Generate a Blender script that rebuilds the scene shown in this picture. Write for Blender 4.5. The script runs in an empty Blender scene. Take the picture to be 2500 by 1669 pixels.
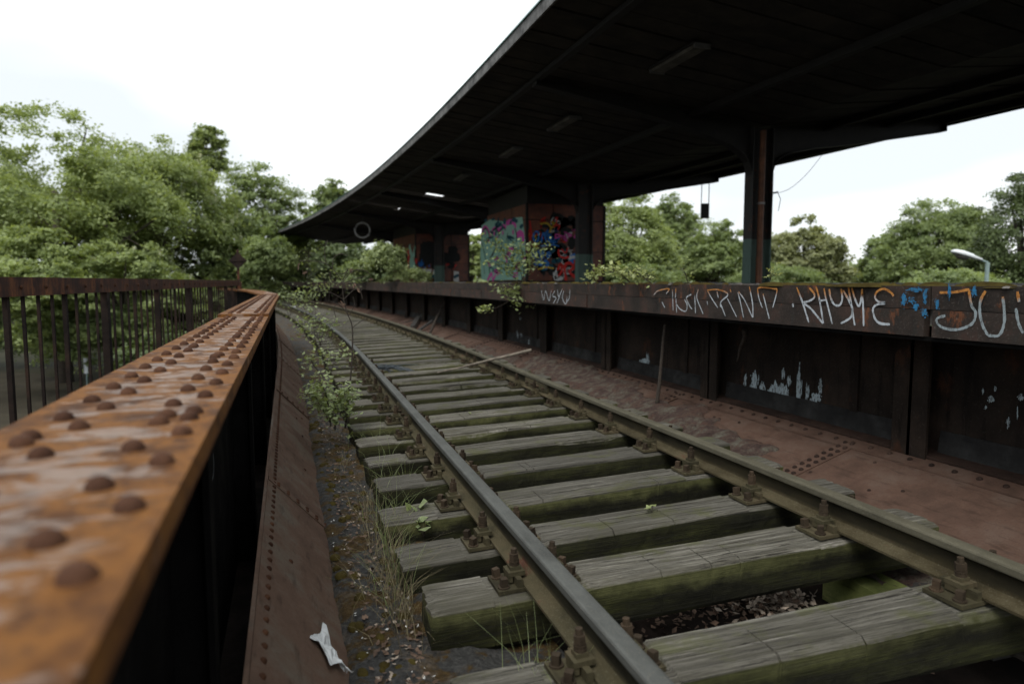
import bpy, math, random
import numpy as np
from mathutils import Vector, Matrix, Euler
random.seed(7); RNG = np.random.default_rng(11)
SC = bpy.context.scene; COL = SC.collection
R = math.radians

# ------------------------------------------------------------------ camera, world, sun, exposure
# World frame: +Y runs along the track, +X to the right of it, z = 0 about sleeper-top level.
EYE = 1.24; FPX = 1667.0; PITCH = math.atan((834.5 - 687.0) / FPX); YAW = R(18.2)
cd = bpy.data.cameras.new('camera'); cam = bpy.data.objects.new('camera', cd); COL.objects.link(cam)
cam.location = (0, 0, EYE); cam.rotation_euler = (R(90) - PITCH, 0, -YAW)
cd.sensor_width = 36.0; cd.lens = 24.0; cd.clip_start = 0.02; cd.clip_end = 3000
cd.dof.use_dof = True; cd.dof.focus_distance = 3.7; cd.dof.aperture_fstop = 1.9
SC.camera = cam
w = bpy.data.worlds.new('World'); SC.world = w; w.use_nodes = True
nt = w.node_tree; N = nt.nodes; Lk = nt.links; N.clear()
out = N.new('ShaderNodeOutputWorld'); bg = N.new('ShaderNodeBackground'); bg.inputs['Strength'].default_value = 0.12
sky = N.new('ShaderNodeTexSky'); sky.sky_type = 'NISHITA'; sky.sun_disc = False
SUN_EL, SUN_AZ = R(52), R(-138)      # azimuth from +Y towards +X
sky.sun_elevation = SUN_EL; sky.sun_rotation = SUN_AZ; sky.dust_density = 2.0
tc = N.new('ShaderNodeTexCoord'); mp = N.new('ShaderNodeMapping'); mp.inputs['Scale'].default_value = (1, 1, 3.0); mp.inputs['Location'].default_value = (0.32, -2.6, -8.48)
n1 = N.new('ShaderNodeTexNoise'); n1.inputs['Scale'].default_value = 0.8; n1.inputs['Detail'].default_value = 4; n1.inputs['Roughness'].default_value = 0.5
rp = N.new('ShaderNodeValToRGB'); e = rp.color_ramp.elements
e[0].position = 0.38; e[0].color = (4.8, 5.1, 5.3, 1); e[1].position = 0.6; e[1].color = (9.5, 9.55, 9.45, 1)
mx = N.new('ShaderNodeMix'); mx.data_type = 'RGBA'; mx.inputs[0].default_value = 0.93
Lk.new(tc.outputs['Generated'], mp.inputs[0]); Lk.new(mp.outputs[0], n1.inputs['Vector']); Lk.new(n1.outputs['Fac'], rp.inputs[0])
Lk.new(sky.outputs[0], mx.inputs[6]); Lk.new(rp.outputs[0], mx.inputs[7]); Lk.new(mx.outputs[2], bg.inputs[0]); Lk.new(bg.outputs[0], out.inputs[0])
sl = bpy.data.lights.new('sun', 'SUN'); sl.energy = 1.5; sl.angle = R(26); sl.color = (1.0, 0.96, 0.9)
sun = bpy.data.objects.new('sun', sl); COL.objects.link(sun)
sd = Vector((math.sin(SUN_AZ) * math.cos(SUN_EL), math.cos(SUN_AZ) * math.cos(SUN_EL), math.sin(SUN_EL)))
sun.rotation_euler = sd.to_track_quat('Z', 'Y').to_euler()
vs = SC.view_settings; vs.view_transform = 'Standard'; vs.look = 'None'; vs.gamma = 1.0; vs.use_curve_mapping = False; vs.exposure = 0.72
SC.render.engine = 'CYCLES'; SC.cycles.use_denoising = True; SC.cycles.max_bounces = 6; SC.cycles.caustics_reflective = False; SC.cycles.caustics_refractive = False

# ------------------------------------------------------------------ survey: photo bearings to places in the world
def ray(px, py):
    u = px - 1250.0; v = py - 834.5
    y = FPX * math.cos(PITCH) - v * math.sin(PITCH); z = -FPX * math.sin(PITCH) - v * math.cos(PITCH)
    return (u * math.cos(YAW) + y * math.sin(YAW), -u * math.sin(YAW) + y * math.cos(YAW), z)
def onz(px, py, z): r = ray(px, py); t = (z - EYE) / r[2]; return Vector((r[0] * t, r[1] * t, z))
def onx(px, py, x): r = ray(px, py); t = x / r[0]; return Vector((x, r[1] * t, EYE + r[2] * t))
def ony(px, py, y): r = ray(px, py); t = y / r[1]; return Vector((r[0] * t, y, EYE + r[2] * t))
def far(px, D, z=-3.5):                         # place at forward distance D on the bearing of px
    u = (px - 1250.0) / FPX * D
    return Vector((u * math.cos(YAW) + D * math.sin(YAW), -u * math.sin(YAW) + D * math.cos(YAW), z))
def hgt(py, D): return EYE + (687.0 - py) / FPX * D
CANT = 0.035
def crv(s): return -(s - 9.0) ** 2 / 420.0 if s > 9 else 0.0
def ang(s): return math.atan((s - 9.0) / 210.0) if s > 9 else 0.0
def trk(s): return 0.012 * (min(s, 9) - 2.0) + crv(s) + (0.012 * (s - 9) if s > 9 else 0)
RL, RR_ = 0.91, 2.415

# ------------------------------------------------------------------ materials
class Mat:
    def __init__(s, name, rough=0.8, spec=0.3, metal=0.0):
        s.m = bpy.data.materials.new(name); s.m.use_nodes = True; s.t = s.m.node_tree; s.N = s.t.nodes; s.L = s.t.links
        s.p = s.N['Principled BSDF']; s.p.inputs['Roughness'].default_value = rough
        s.p.inputs['Specular IOR Level'].default_value = spec; s.p.inputs['Metallic'].default_value = metal
        tc = s.N.new('ShaderNodeTexCoord'); oi = s.N.new('ShaderNodeObjectInfo'); ml = s.N.new('ShaderNodeMath'); ml.operation = 'MULTIPLY'; ml.inputs[1].default_value = 37.0
        s.L.new(oi.outputs['Random'], ml.inputs[0]); ad = s.N.new('ShaderNodeVectorMath'); ad.operation = 'ADD'
        s.L.new(tc.outputs['Object'], ad.inputs[0]); s.L.new(ml.outputs[0], ad.inputs[1]); s.co = ad.outputs[0]; s.obj = tc.outputs['Object']; s.rnd = oi.outputs['Random']
        g = s.N.new('ShaderNodeNewGeometry'); s.nrm = g.outputs['Normal']; s.pos = g.outputs['Position']
    def noise(s, scale, detail=4, rough=0.6, st=(1, 1, 1), co=None, dist=0.0):
        mp = s.N.new('ShaderNodeMapping'); mp.inputs['Scale'].default_value = st; s.L.new(co or s.co, mp.inputs[0])
        n = s.N.new('ShaderNodeTexNoise'); n.inputs['Scale'].default_value = scale; n.inputs['Detail'].default_value = detail; n.inputs['Roughness'].default_value = rough; n.inputs['Distortion'].default_value = dist
        s.L.new(mp.outputs[0], n.inputs['Vector']); return n.outputs['Fac']
    def vor(s, scale, st=(1, 1, 1), feat='F1'):
        mp = s.N.new('ShaderNodeMapping'); mp.inputs['Scale'].default_value = st; s.L.new(s.co, mp.inputs[0])
        n = s.N.new('ShaderNodeTexVoronoi'); n.feature = feat; n.inputs['Scale'].default_value = scale; s.L.new(mp.outputs[0], n.inputs['Vector']); return n.outputs['Distance']
    def ramp(s, f, stops):
        r = s.N.new('ShaderNodeValToRGB'); el = r.color_ramp.elements
        while len(el) < len(stops): el.new(0.5)
        for q, (p, c) in zip(el, stops):
            q.position = p; q.color = (c, c, c, 1) if not isinstance(c, tuple) else (*c, 1)
        s.L.new(f, r.inputs[0]); return r.outputs[0]
    def step(s, f, a, b, lo=0.0, hi=1.0):
        m = s.N.new('ShaderNodeMapRange'); m.inputs[1].default_value = a; m.inputs[2].default_value = b; m.inputs[3].default_value = lo; m.inputs[4].default_value = hi
        m.interpolation_type = 'SMOOTHSTEP'; s.L.new(f, m.inputs[0]); return m.outputs[0]
    def math(s, op, a, b=None):
        m = s.N.new('ShaderNodeMath'); m.operation = op
        for i, q in enumerate((a, b)):
            if q is None: continue
            if isinstance(q, (int, float)): m.inputs[i].default_value = q
            else: s.L.new(q, m.inputs[i])
        return m.outputs[0]
    def mix(s, f, a, b, mode='MIX'):
        m = s.N.new('ShaderNodeMix'); m.data_type = 'RGBA'; m.blend_type = mode
        for i, q in ((0, f), (6, a), (7, b)):
            if isinstance(q, (int, float)): m.inputs[i].default_value = q
            elif isinstance(q, tuple): m.inputs[i].default_value = (*q, 1)
            else: s.L.new(q, m.inputs[i])
        return m.outputs[2]
    def xyz(s, v, k): n = s.N.new('ShaderNodeSeparateXYZ'); s.L.new(v, n.inputs[0]); return n.outputs[k]
    def base(s, c):
        if isinstance(c, tuple): s.p.inputs['Base Color'].default_value = (*c, 1)
        else: s.L.new(c, s.p.inputs['Base Color'])
        return s
    def rgh(s, f): s.L.new(f, s.p.inputs['Roughness']); return s
    def bump(s, f, st=0.5, d=0.01):
        b = s.N.new('ShaderNodeBump'); b.inputs['Strength'].default_value = st; b.inputs['Distance'].default_value = d; s.L.new(f, b.inputs['Height']); s.L.new(b.outputs[0], s.p.inputs['Normal']); return s

def simple(name, c, rough=0.8, var=0.35, scale=6.0, spec=0.3, bump=0.0, metal=0.0):
    m = Mat(name, rough, spec, metal); n = m.noise(scale, 5, 0.65)
    lo = tuple(x * (1 - var) for x in c); hi = tuple(min(1, x * (1 + var)) for x in c)
    m.base(m.ramp(n, [(0.3, lo), (0.7, hi)]))
    if bump: m.bump(m.noise(scale * 6, 4), bump, 0.004)
    return m.m

def wood_mat():
    m = Mat('weathered_sleeper_timber', 0.88, 0.2)
    g1 = m.noise(10, 7, 0.72, (0.14, 5, 5)); g2 = m.noise(24, 5, 0.7, (0.09, 4, 3), dist=.4); bl = m.noise(2.6, 5, 0.65, (0.6, 1.6, 1)); g3 = m.noise(70, 4, 0.7, (0.08, 3, 3))
    top = m.ramp(g1, [(0.26, (0.028, 0.026, 0.019)), (0.42, (0.075, 0.071, 0.055)), (0.56, (0.155, 0.148, 0.124)), (0.72, (0.34, 0.325, 0.285))])
    top = m.mix(m.step(g3, 0.5, 0.6, 0, .8), top, (0.035, 0.032, 0.027)); top = m.mix(m.step(g2, 0.575, 0.6), top, (0.01, 0.009, 0.007))
    top = m.mix(m.step(bl, 0.46, 0.66, 0, 0.75), top, (0.065, 0.062, 0.045))
    dk = m.step(m.rnd, 0.2, 0.95, 0.0, 0.95); top = m.mix(dk, top, m.mix(0.6, top, (0.045, 0.043, 0.038)))
    top = m.mix(m.step(m.noise(5, 6, 0.7, (0.7, 1, 1)), 0.52, 0.66, 0, 0.6), top, m.mix(g1, (0.03, 0.033, 0.012), (0.1, 0.105, 0.04)))
    s1 = m.noise(4, 6, 0.7, (0.5, 1, 2.0)); side = m.ramp(s1, [(0.3, (0.003, 0.003, 0.002)), (0.47, (0.009, 0.0092, 0.0035)), (0.6, (0.025, 0.027, 0.008)), (0.78, (0.065, 0.067, 0.024))])  # algae on the sides, darkened further to paint shade into the gaps
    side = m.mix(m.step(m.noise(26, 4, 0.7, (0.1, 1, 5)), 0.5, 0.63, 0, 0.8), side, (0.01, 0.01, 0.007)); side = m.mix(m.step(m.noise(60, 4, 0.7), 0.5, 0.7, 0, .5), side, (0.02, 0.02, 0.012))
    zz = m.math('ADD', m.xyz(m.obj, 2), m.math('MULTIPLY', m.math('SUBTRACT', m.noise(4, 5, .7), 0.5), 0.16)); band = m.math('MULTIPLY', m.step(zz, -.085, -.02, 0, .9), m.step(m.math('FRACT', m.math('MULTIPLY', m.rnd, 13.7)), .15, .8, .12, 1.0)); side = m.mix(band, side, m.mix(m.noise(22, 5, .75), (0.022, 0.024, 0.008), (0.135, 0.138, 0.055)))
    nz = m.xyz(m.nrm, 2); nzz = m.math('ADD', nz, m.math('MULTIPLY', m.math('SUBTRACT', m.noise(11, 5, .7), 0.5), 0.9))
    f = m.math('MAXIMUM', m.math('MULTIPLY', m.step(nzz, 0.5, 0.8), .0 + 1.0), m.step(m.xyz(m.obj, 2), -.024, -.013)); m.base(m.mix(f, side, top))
    h = m.math('ADD', m.math('MULTIPLY', g2, -1.2), m.math('ADD', g1, m.math('MULTIPLY', g3, .5))); m.bump(h, 0.8, 0.005); return m.m
def rail_mat(name, headc, sidec, spec):
    m = Mat(name, 0.7, spec); z = m.xyz(m.obj, 2); nz = m.xyz(m.nrm, 2)
    n = m.noise(14, 5, 0.65, (1, 0.4, 1)); fine = m.noise(160, 3, 0.7)
    head = m.ramp(n, [(0.3, tuple(c * 0.75 for c in headc)), (0.7, tuple(c * 1.3 for c in headc))])
    head = m.mix(m.step(fine, 0.5, 0.75, 0, 0.4), head, (0.16, 0.15, 0.12))
    s1 = m.noise(4, 5, 0.65, (1, 0.6, 1.5)); side = m.ramp(s1, [(0.28, tuple(c * 0.35 for c in sidec)), (0.5, sidec), (0.66, (sidec[0] * 1.5, sidec[1] * 1.45, sidec[2] * 1.3)), (0.8, (0.14, 0.07, 0.035))])
    side = m.mix(m.step(fine, 0.52, 0.7, 0, 0.5), side, (0.02, 0.018, 0.012))
    foot = m.ramp(m.noise(5, 6, 0.7, (1, 0.5, 1)), [(0.3, tuple(c * .9 for c in sidec)), (0.45, (sidec[0] * 1.8, sidec[1] * 1.7, sidec[2] * 1.5)), (0.6, (0.065, 0.055, 0.032)), (0.68, (0.075, 0.036, 0.022)), (0.8, (0.07, 0.035, 0.03))])
    foot = m.mix(m.step(fine, 0.54, 0.7, 0, 0.35), foot, (0.16, 0.15, 0.11)); side = m.mix(m.step(z, 0.05, 0.028), side, foot)
    m.base(m.mix(m.step(z, 0.1, 0.122), side, head)); m.rgh(m.step(z, 0.1, 0.125, 0.9, 0.72)); m.bump(fine, 0.5, 0.003); return m.m
def rust_mat():
    m = Mat('rusted_flange_steel', 0.65, 0.2); a = m.noise(9, 6, 0.68, (1.4, 0.9, 1)); b = m.noise(8, 6, 0.68, (0.9, 1.7, 1), dist=.8); c = m.noise(70, 4, 0.7); x = m.xyz(m.obj, 0)
    mid = m.step(m.math('ABSOLUTE', m.math('ADD', x, -.0)), 0.07, 0.19, 1.0, 0.0)
    col = m.ramp(a, [(0.25, (0.03, 0.0125, 0.0055)), (0.42, (0.075, 0.031, 0.01)), (0.56, (0.165, 0.07, 0.017)), (0.72, (0.06, 0.031, 0.0155))])
    pale = m.step(m.math('ADD', b, m.math('MULTIPLY', mid, .12)), 0.58, 0.7); col = m.mix(m.math('MULTIPLY', pale, 0.5), col, m.ramp(c, [(0.3, (0.12, 0.093, 0.076)), (0.7, (0.3, 0.255, 0.225))]))  # pale patches paint sky sheen into the colour, mostly along the flange middle
    col = m.mix(m.step(m.noise(13, 6, 0.75, (1, .8, 1)), 0.53, 0.66, 0, 0.8), col, (0.042, 0.021, 0.013))
    col = m.mix(m.step(c, 0.52, 0.72, 0, 0.5), col, (0.085, 0.036, 0.015))
    m.base(col); m.rgh(m.step(pale, 0, 1, 0.74, 0.45)); m.L.new(m.step(pale, 0, 1, .12, .3), m.p.inputs['Specular IOR Level']); m.bump(c, 0.3, 0.003); return m.m
def plate_mat(name, c1, c2, c3, spec=0.12):
    m = Mat(name, 0.75, spec); a = m.noise(3.5, 6, 0.65); b = m.noise(90, 4, 0.75); st = m.noise(9, 5, 0.6, (3, 0.6, 3))
    col = m.ramp(a, [(0.3, c1), (0.5, c2), (0.7, c3)])
    col = m.mix(m.step(st, 0.52, 0.72, 0, 0.55), col, tuple(x * 0.45 for x in c1)); col = m.mix(m.step(b, 0.5, 0.7, 0, 0.5), col, tuple(x * 0.55 for x in c2))
    m.base(col); m.bump(b, 0.5, 0.004); m.rgh(m.step(a, 0.4, 0.7, 0.85, 0.65)); return m.m
def wall_mat():
    m = Mat('dark_wall_steel', 0.8, 0.08); a = m.noise(2.5, 6, .65); v = m.noise(16, 6, .7, (1, 1, .1)); b = m.noise(60, 4, .75); col = m.ramp(a, [(.3, (0.008, 0.0062, 0.005)), (.5, (0.016, 0.012, 0.0095)), (.7, (0.03, 0.021, 0.016))]); col = m.mix(m.step(v, .52, .66, 0, .75), col, (0.005, 0.0042, 0.0036)); col = m.mix(m.step(m.noise(5, 6, .7, (1, 1, .5)), .58, .7, 0, .7), col, (0.055, 0.024, 0.013)); col = m.mix(m.step(b, .56, .7, 0, .5), col, (0.05, 0.045, 0.04)); m.base(col); m.bump(b, .6, .005); return m.m
def rust_fence():
    m = Mat('rusty_fence_steel', 0.75, 0.2); a = m.noise(9, 6, .7, (1, 1, .5)); b = m.noise(32, 5, .75, (1, 1, .45)); col = m.ramp(a, [(.3, (0.012, 0.008, 0.007)), (.48, (0.045, 0.019, 0.012)), (.62, (0.11, 0.042, 0.017)), (.78, (0.21, 0.09, 0.035))]); col = m.mix(m.step(b, .5, .62, 0, .8), col, (0.02, 0.012, 0.01)); m.base(col); m.bump(b, .5, .004); return m.m
def face_mat():      # platform edge steel: rusty brown upper run, grey-black lower run, vertical runs
    m = Mat('platform_edge_steel', 0.75, 0.15); a = m.noise(4, 6, 0.65); v = m.noise(22, 5, 0.7, (1, 1, 0.12)); b = m.noise(80, 3, 0.7)
    col = m.ramp(a, [(0.3, (0.011, 0.0095, 0.0085)), (0.5, (0.028, 0.021, 0.0175)), (0.68, (0.052, 0.027, 0.021))])
    col = m.mix(m.step(v, 0.5, 0.7, 0, 0.7), col, (0.02, 0.02, 0.018)); col = m.mix(m.step(m.noise(7, 6, 0.75, (1, 1, .5)), 0.57, 0.68, 0, 0.8), col, (0.12, 0.045, 0.02))
    col = m.mix(m.step(b, 0.55, 0.75, 0, 0.4), col, (0.13, 0.12, 0.105)); m.base(col); m.bump(b, 0.4, 0.003); return m.m
def spray_mat(name, c, rust=False, wear=0.5):
    m = Mat(name, 0.8, 0.2); n = m.noise(55, 6, 0.8, (1, 1, .5)); z = m.xyz(m.pos, 2)
    col = m.mix(m.step(n, 0.47, 0.62, 0, wear), c, (0.03, 0.025, 0.021))
    if rust:
        zz = m.math('ADD', z, m.math('MULTIPLY', m.math('SUBTRACT', m.noise(14, 4, 0.7), 0.5), 0.12))
        f = m.step(zz, 1.125, 1.175); col = m.mix(f, col, m.ramp(m.noise(45, 4, 0.7), [(0.35, (0.16, 0.06, 0.015)), (0.6, (0.36, 0.16, 0.04))]))
    m.base(col); return m.m
def leaf_mat(name, c1, c2, tr=0.35):
    m = Mat(name, 0.5, 0.45); n = m.noise(0.8, 3, 0.6, co=m.pos); q = m.noise(17, 2, 0.5, co=m.pos)
    f = m.math('ADD', m.math('MULTIPLY', n, 0.55), m.math('MULTIPLY', q, 0.45)); col = m.ramp(f, [(0.37, c1), (0.6, tuple(x * 1.12 for x in c2))]); m.base(col)
    t = m.N.new('ShaderNodeBsdfTranslucent'); m.L.new(m.mix(1.0, col, (1.25, 1.2, 0.6), 'MULTIPLY'), t.inputs[0]); x = m.N.new('ShaderNodeMixShader'); x.inputs[0].default_value = tr
    m.L.new(m.p.outputs[0], x.inputs[1]); m.L.new(t.outputs[0], x.inputs[2]); m.L.new(x.outputs[0], m.N['Material Output'].inputs[0]); return m.m
def soil_mat():
    m = Mat('mossy_grit_crust', 0.9, 0.25); a = m.noise(6, 6, 0.65); b = m.noise(45, 5, 0.7); c = m.noise(3.1, 5, 0.7)
    col = m.ramp(b, [(0.3, (0.018, 0.018, 0.017)), (0.55, (0.05, 0.05, 0.048)), (0.75, (0.1, 0.097, 0.09))])
    moss = m.ramp(m.noise(60, 4, 0.7), [(0.3, (0.03, 0.018, 0.004)), (0.55, (0.065, 0.038, 0.009)), (0.75, (0.09, 0.068, 0.018))])
    col = m.mix(m.step(a, 0.49, 0.57, 0, .95), col, moss); col = m.mix(m.step(c, 0.55, 0.66, 0, 0.8), col, m.ramp(b, [(0.35, (0.035, 0.028, 0.02)), (0.65, (0.13, 0.105, 0.08))]))
    m.base(col); m.bump(m.math('ADD', m.math('MULTIPLY', a, 1.5), b), 1.0, 0.02); return m.m
def crust_mat():
    m = Mat('soil_crust', 0.95, 0.15); a = m.noise(9, 7, 0.7); b = m.noise(50, 5, 0.75); d = m.noise(4, 5, .65, dist=1.0)
    col = m.ramp(a, [(0.3, (0.03, 0.02, 0.017)), (0.48, (0.075, 0.05, 0.042)), (0.6, (0.11, 0.1, 0.078)), (0.75, (0.17, 0.165, 0.135))]); col = m.mix(m.step(d, .5, .6, 0, .8), col, (0.085, 0.05, 0.038)); col = m.mix(m.step(b, .5, .66, 0, .75), col, (0.025, 0.02, 0.017)); m.base(col); m.bump(m.math('ADD', m.math('MULTIPLY', a, 1.6), b), 1.0, .03); return m.m
def ground_mat(name, c1, c2, sc):
    m = Mat(name, 0.95, 0.1); a = m.noise(sc, 6, 0.65); b = m.noise(sc * 30, 4, 0.7); m.base(m.mix(m.step(b, 0.45, 0.7, 0, 0.5), m.ramp(a, [(0.35, c1), (0.65, c2)]), tuple(x * 0.4 for x in c1))); return m.m
def column_mat():
    m = Mat('column_paint', 0.6, 0.35); z = m.xyz(m.pos, 2); n = m.noise(7, 5, 0.7); r = m.step(n, 0.56, 0.68)
    zz = m.math('ADD', z, m.math('MULTIPLY', m.math('SUBTRACT', n, 0.5), 0.05))
    dark = m.mix(m.math('MULTIPLY', r, 0.8), (0.014, 0.013, 0.012), (0.075, 0.025, 0.012)); green = m.mix(m.math('MULTIPLY', r, 0.5), (0.06, 0.1, 0.084), (0.03, 0.03, 0.025))
    m.base(m.mix(m.step(zz, 1.955, 1.965), green, dark)); return m.m
def tile_mat():
    m = Mat('glazed_brick_panel', 0.5, 0.4); a = m.noise(2.2, 5, 0.65, co=m.pos); b = m.noise(9, 4, 0.7, co=m.pos)
    col = m.ramp(a, [(0.3, (0.035, 0.012, 0.008)), (0.55, (0.11, 0.03, 0.013)), (0.75, (0.16, 0.05, 0.022))]); col = m.mix(m.step(b, 0.52, 0.68, 0, 0.85), col, (0.03, 0.022, 0.022)); m.base(col); return m.m
M = dict(
    wood=wood_mat(), railL=rail_mat('worn_grey_rail', (0.07, 0.074, 0.07), (0.026, 0.0245, 0.016), 0.1), railR=rail_mat('dull_olive_rail', (0.075, 0.07, 0.05), (0.022, 0.019, 0.0115), 0.1),
    chair=plate_mat('rusty_chair_iron', (0.024, 0.021, 0.013), (0.055, 0.049, 0.028), (0.085, 0.068, 0.042)), bolt=plate_mat('rusty_bolt_iron', (0.018, 0.013, 0.009), (0.04, 0.03, 0.02), (0.062, 0.042, 0.027)),
    rust=rust_mat(), rivet=plate_mat('dark_rivet_iron', (0.03, 0.014, 0.009), (0.06, 0.028, 0.016), (0.11, 0.05, 0.025)), edge=plate_mat('rust_edge', (0.05, 0.022, 0.01), (0.1, 0.042, 0.016), (0.15, 0.06, 0.02)),
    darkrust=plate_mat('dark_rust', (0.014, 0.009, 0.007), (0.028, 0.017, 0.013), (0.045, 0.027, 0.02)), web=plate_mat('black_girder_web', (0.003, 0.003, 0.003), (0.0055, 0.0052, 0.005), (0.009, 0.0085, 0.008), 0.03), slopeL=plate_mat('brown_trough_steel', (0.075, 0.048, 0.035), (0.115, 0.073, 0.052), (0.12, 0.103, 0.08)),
    slopeR=plate_mat('red_trough_steel', (0.045, 0.028, 0.021), (0.075, 0.045, 0.033), (0.092, 0.064, 0.05)), wall=wall_mat(), wbase=plate_mat('grey_wall_foot', (0.008, 0.008, 0.008), (0.018, 0.0175, 0.017), (0.032, 0.032, 0.031)),
    rail_fence=rust_fence(), bar=plate_mat('brown_bar_steel', (0.008, 0.006, 0.0055), (0.016, 0.011, 0.009), (0.032, 0.018, 0.012)),
    face=face_mat(), top=ground_mat('platform_asphalt', (0.07, 0.066, 0.06), (0.15, 0.14, 0.13), 3), soil=soil_mat(), pan=plate_mat('pan_steel', (0.006, 0.005, 0.004), (0.012, 0.0085, 0.0065), (0.02, 0.013, 0.01)),
    roof=simple('dark_roof_board', (0.021, 0.017, 0.0135), 0.85, 0.85, 2.2), beam=simple('dark_steel', (0.0085, 0.0072, 0.0062), 0.65, 0.4, 6), fascia=simple('grey_fascia_board', (0.1, 0.1, 0.098), 0.8, 0.7, 5), teal=simple('verdigris_edge', (0.12, 0.21, 0.19), 0.7, 0.3, 9),  # roof boards near-black with wide noise variation, steel darker still
    col=column_mat(), tile=tile_mat(), pipe=simple('orange_brown_pipe', (0.11, 0.045, 0.022), 0.6, 0.4, 7), lampw=simple('lamp_casing', (0.08, 0.075, 0.066), 0.7, 0.6, 5), white=simple('white_enamel', (0.62, 0.66, 0.68), 0.4, 0.1, 8), lamppost=simple('pale_green_post', (0.2, 0.27, 0.26), 0.5, 0.2, 8),
    grey=simple('dull_grey_metal', (0.1, 0.1, 0.1), 0.5, 0.3, 8), black=simple('black_sheet', (0.012, 0.012, 0.012), 0.6, 0.2, 8), bark=simple('grey_bark', (0.06, 0.05, 0.04), 0.9, 0.4, 12), twig=simple('dark_twig', (0.035, 0.028, 0.022), 0.9, 0.4, 30), stick=simple('bleached_stick', (0.145, 0.125, 0.1), 0.85, 0.45, 18), rag=simple('grey_strands', (0.05, 0.062, 0.072), 0.8, 0.5, 25),
    paper=simple('torn_white_film', (0.62, 0.64, 0.64), 0.6, 0.15, 25), chip=simple('white_paint_chip', (0.5, 0.5, 0.48), 0.7, 0.25, 20), leafd=simple('dead_leaf', (0.11, 0.072, 0.05), 0.8, 0.6, 22), leafp=simple('pale_dead_leaf', (0.3, 0.25, 0.2), 0.8, 0.4, 22), straw=simple('dry_grass', (0.17, 0.145, 0.085), 0.8, 0.4, 14), crust=crust_mat(),
    greytimber=simple('dark_old_timber', (0.03, 0.028, 0.026), 0.9, 0.4, 9), ground=ground_mat('park_ground', (0.018, 0.02, 0.01), (0.035, 0.033, 0.019), 0.2), path=ground_mat('sandy_path', (0.03, 0.026, 0.018), (0.05, 0.044, 0.031), 0.8), moss=ground_mat('moss_cushion', (0.03, 0.022, 0.006), (0.07, 0.055, 0.014), 8), ring=simple('clock_rim', (0.2, 0.2, 0.195), 0.6, 0.2, 8),
    greentimber=plate_mat('algae_green_timber', (0.05, 0.06, 0.018), (0.12, 0.14, 0.045), (0.2, 0.21, 0.085)),
    gw=spray_mat('white_spray', (0.34, 0.37, 0.4), True, .6), gwall=spray_mat('pale_blue_splash', (0.3, 0.36, 0.385), False, 0.97), gchalk=spray_mat('chalk_line', (0.3, 0.34, 0.35), False, .7), gw2=spray_mat('faded_white_spray', (0.2, 0.235, 0.25), True, .75), gblue=spray_mat('blue_spray', (0.02, 0.13, 0.26), False, 0.85), gteal=spray_mat('dark_teal_spray', (0.01, 0.06, 0.085), False, 0.3), gmint=spray_mat('mint_paint', (0.2, 0.36, 0.29), False, 0.35), gpink=spray_mat('pink_spray', (0.42, 0.06, 0.26), False, 0.25), gblk=spray_mat('black_spray', (0.012, 0.014, 0.014), False, 0.2), gred=spray_mat('red_spray', (0.4, 0.025, 0.02), False, 0.3), gwht=spray_mat('matt_white_paint', (0.45, 0.46, 0.45), False, 0.4), gyel=spray_mat('yellow_spray', (0.4, 0.27, 0.03), False, 0.5), gcob=spray_mat('cobalt_spray', (0.02, 0.13, 0.4), False, 0.4),
    l_a=leaf_mat('leaf_fresh', (0.12, 0.165, 0.055), (0.31, 0.375, 0.155), .47), l_b=leaf_mat('leaf_mid', (0.1, 0.145, 0.055), (0.26, 0.325, 0.14), .45), l_c=leaf_mat('leaf_dark', (0.04, 0.062, 0.022), (0.115, 0.155, 0.06)), l_d=leaf_mat('leaf_olive', (0.135, 0.155, 0.07), (0.3, 0.325, 0.17), .45), l_s=leaf_mat('leaf_sapling', (0.125, 0.17, 0.068), (0.3, 0.36, 0.18), 0.43), l_y=leaf_mat('leaf_yellow_green', (0.2, 0.25, 0.09), (0.38, 0.43, 0.2), 0.42), blossom=leaf_mat('pale_blossom', (0.36, 0.39, 0.28), (0.52, 0.54, 0.43)))

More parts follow.
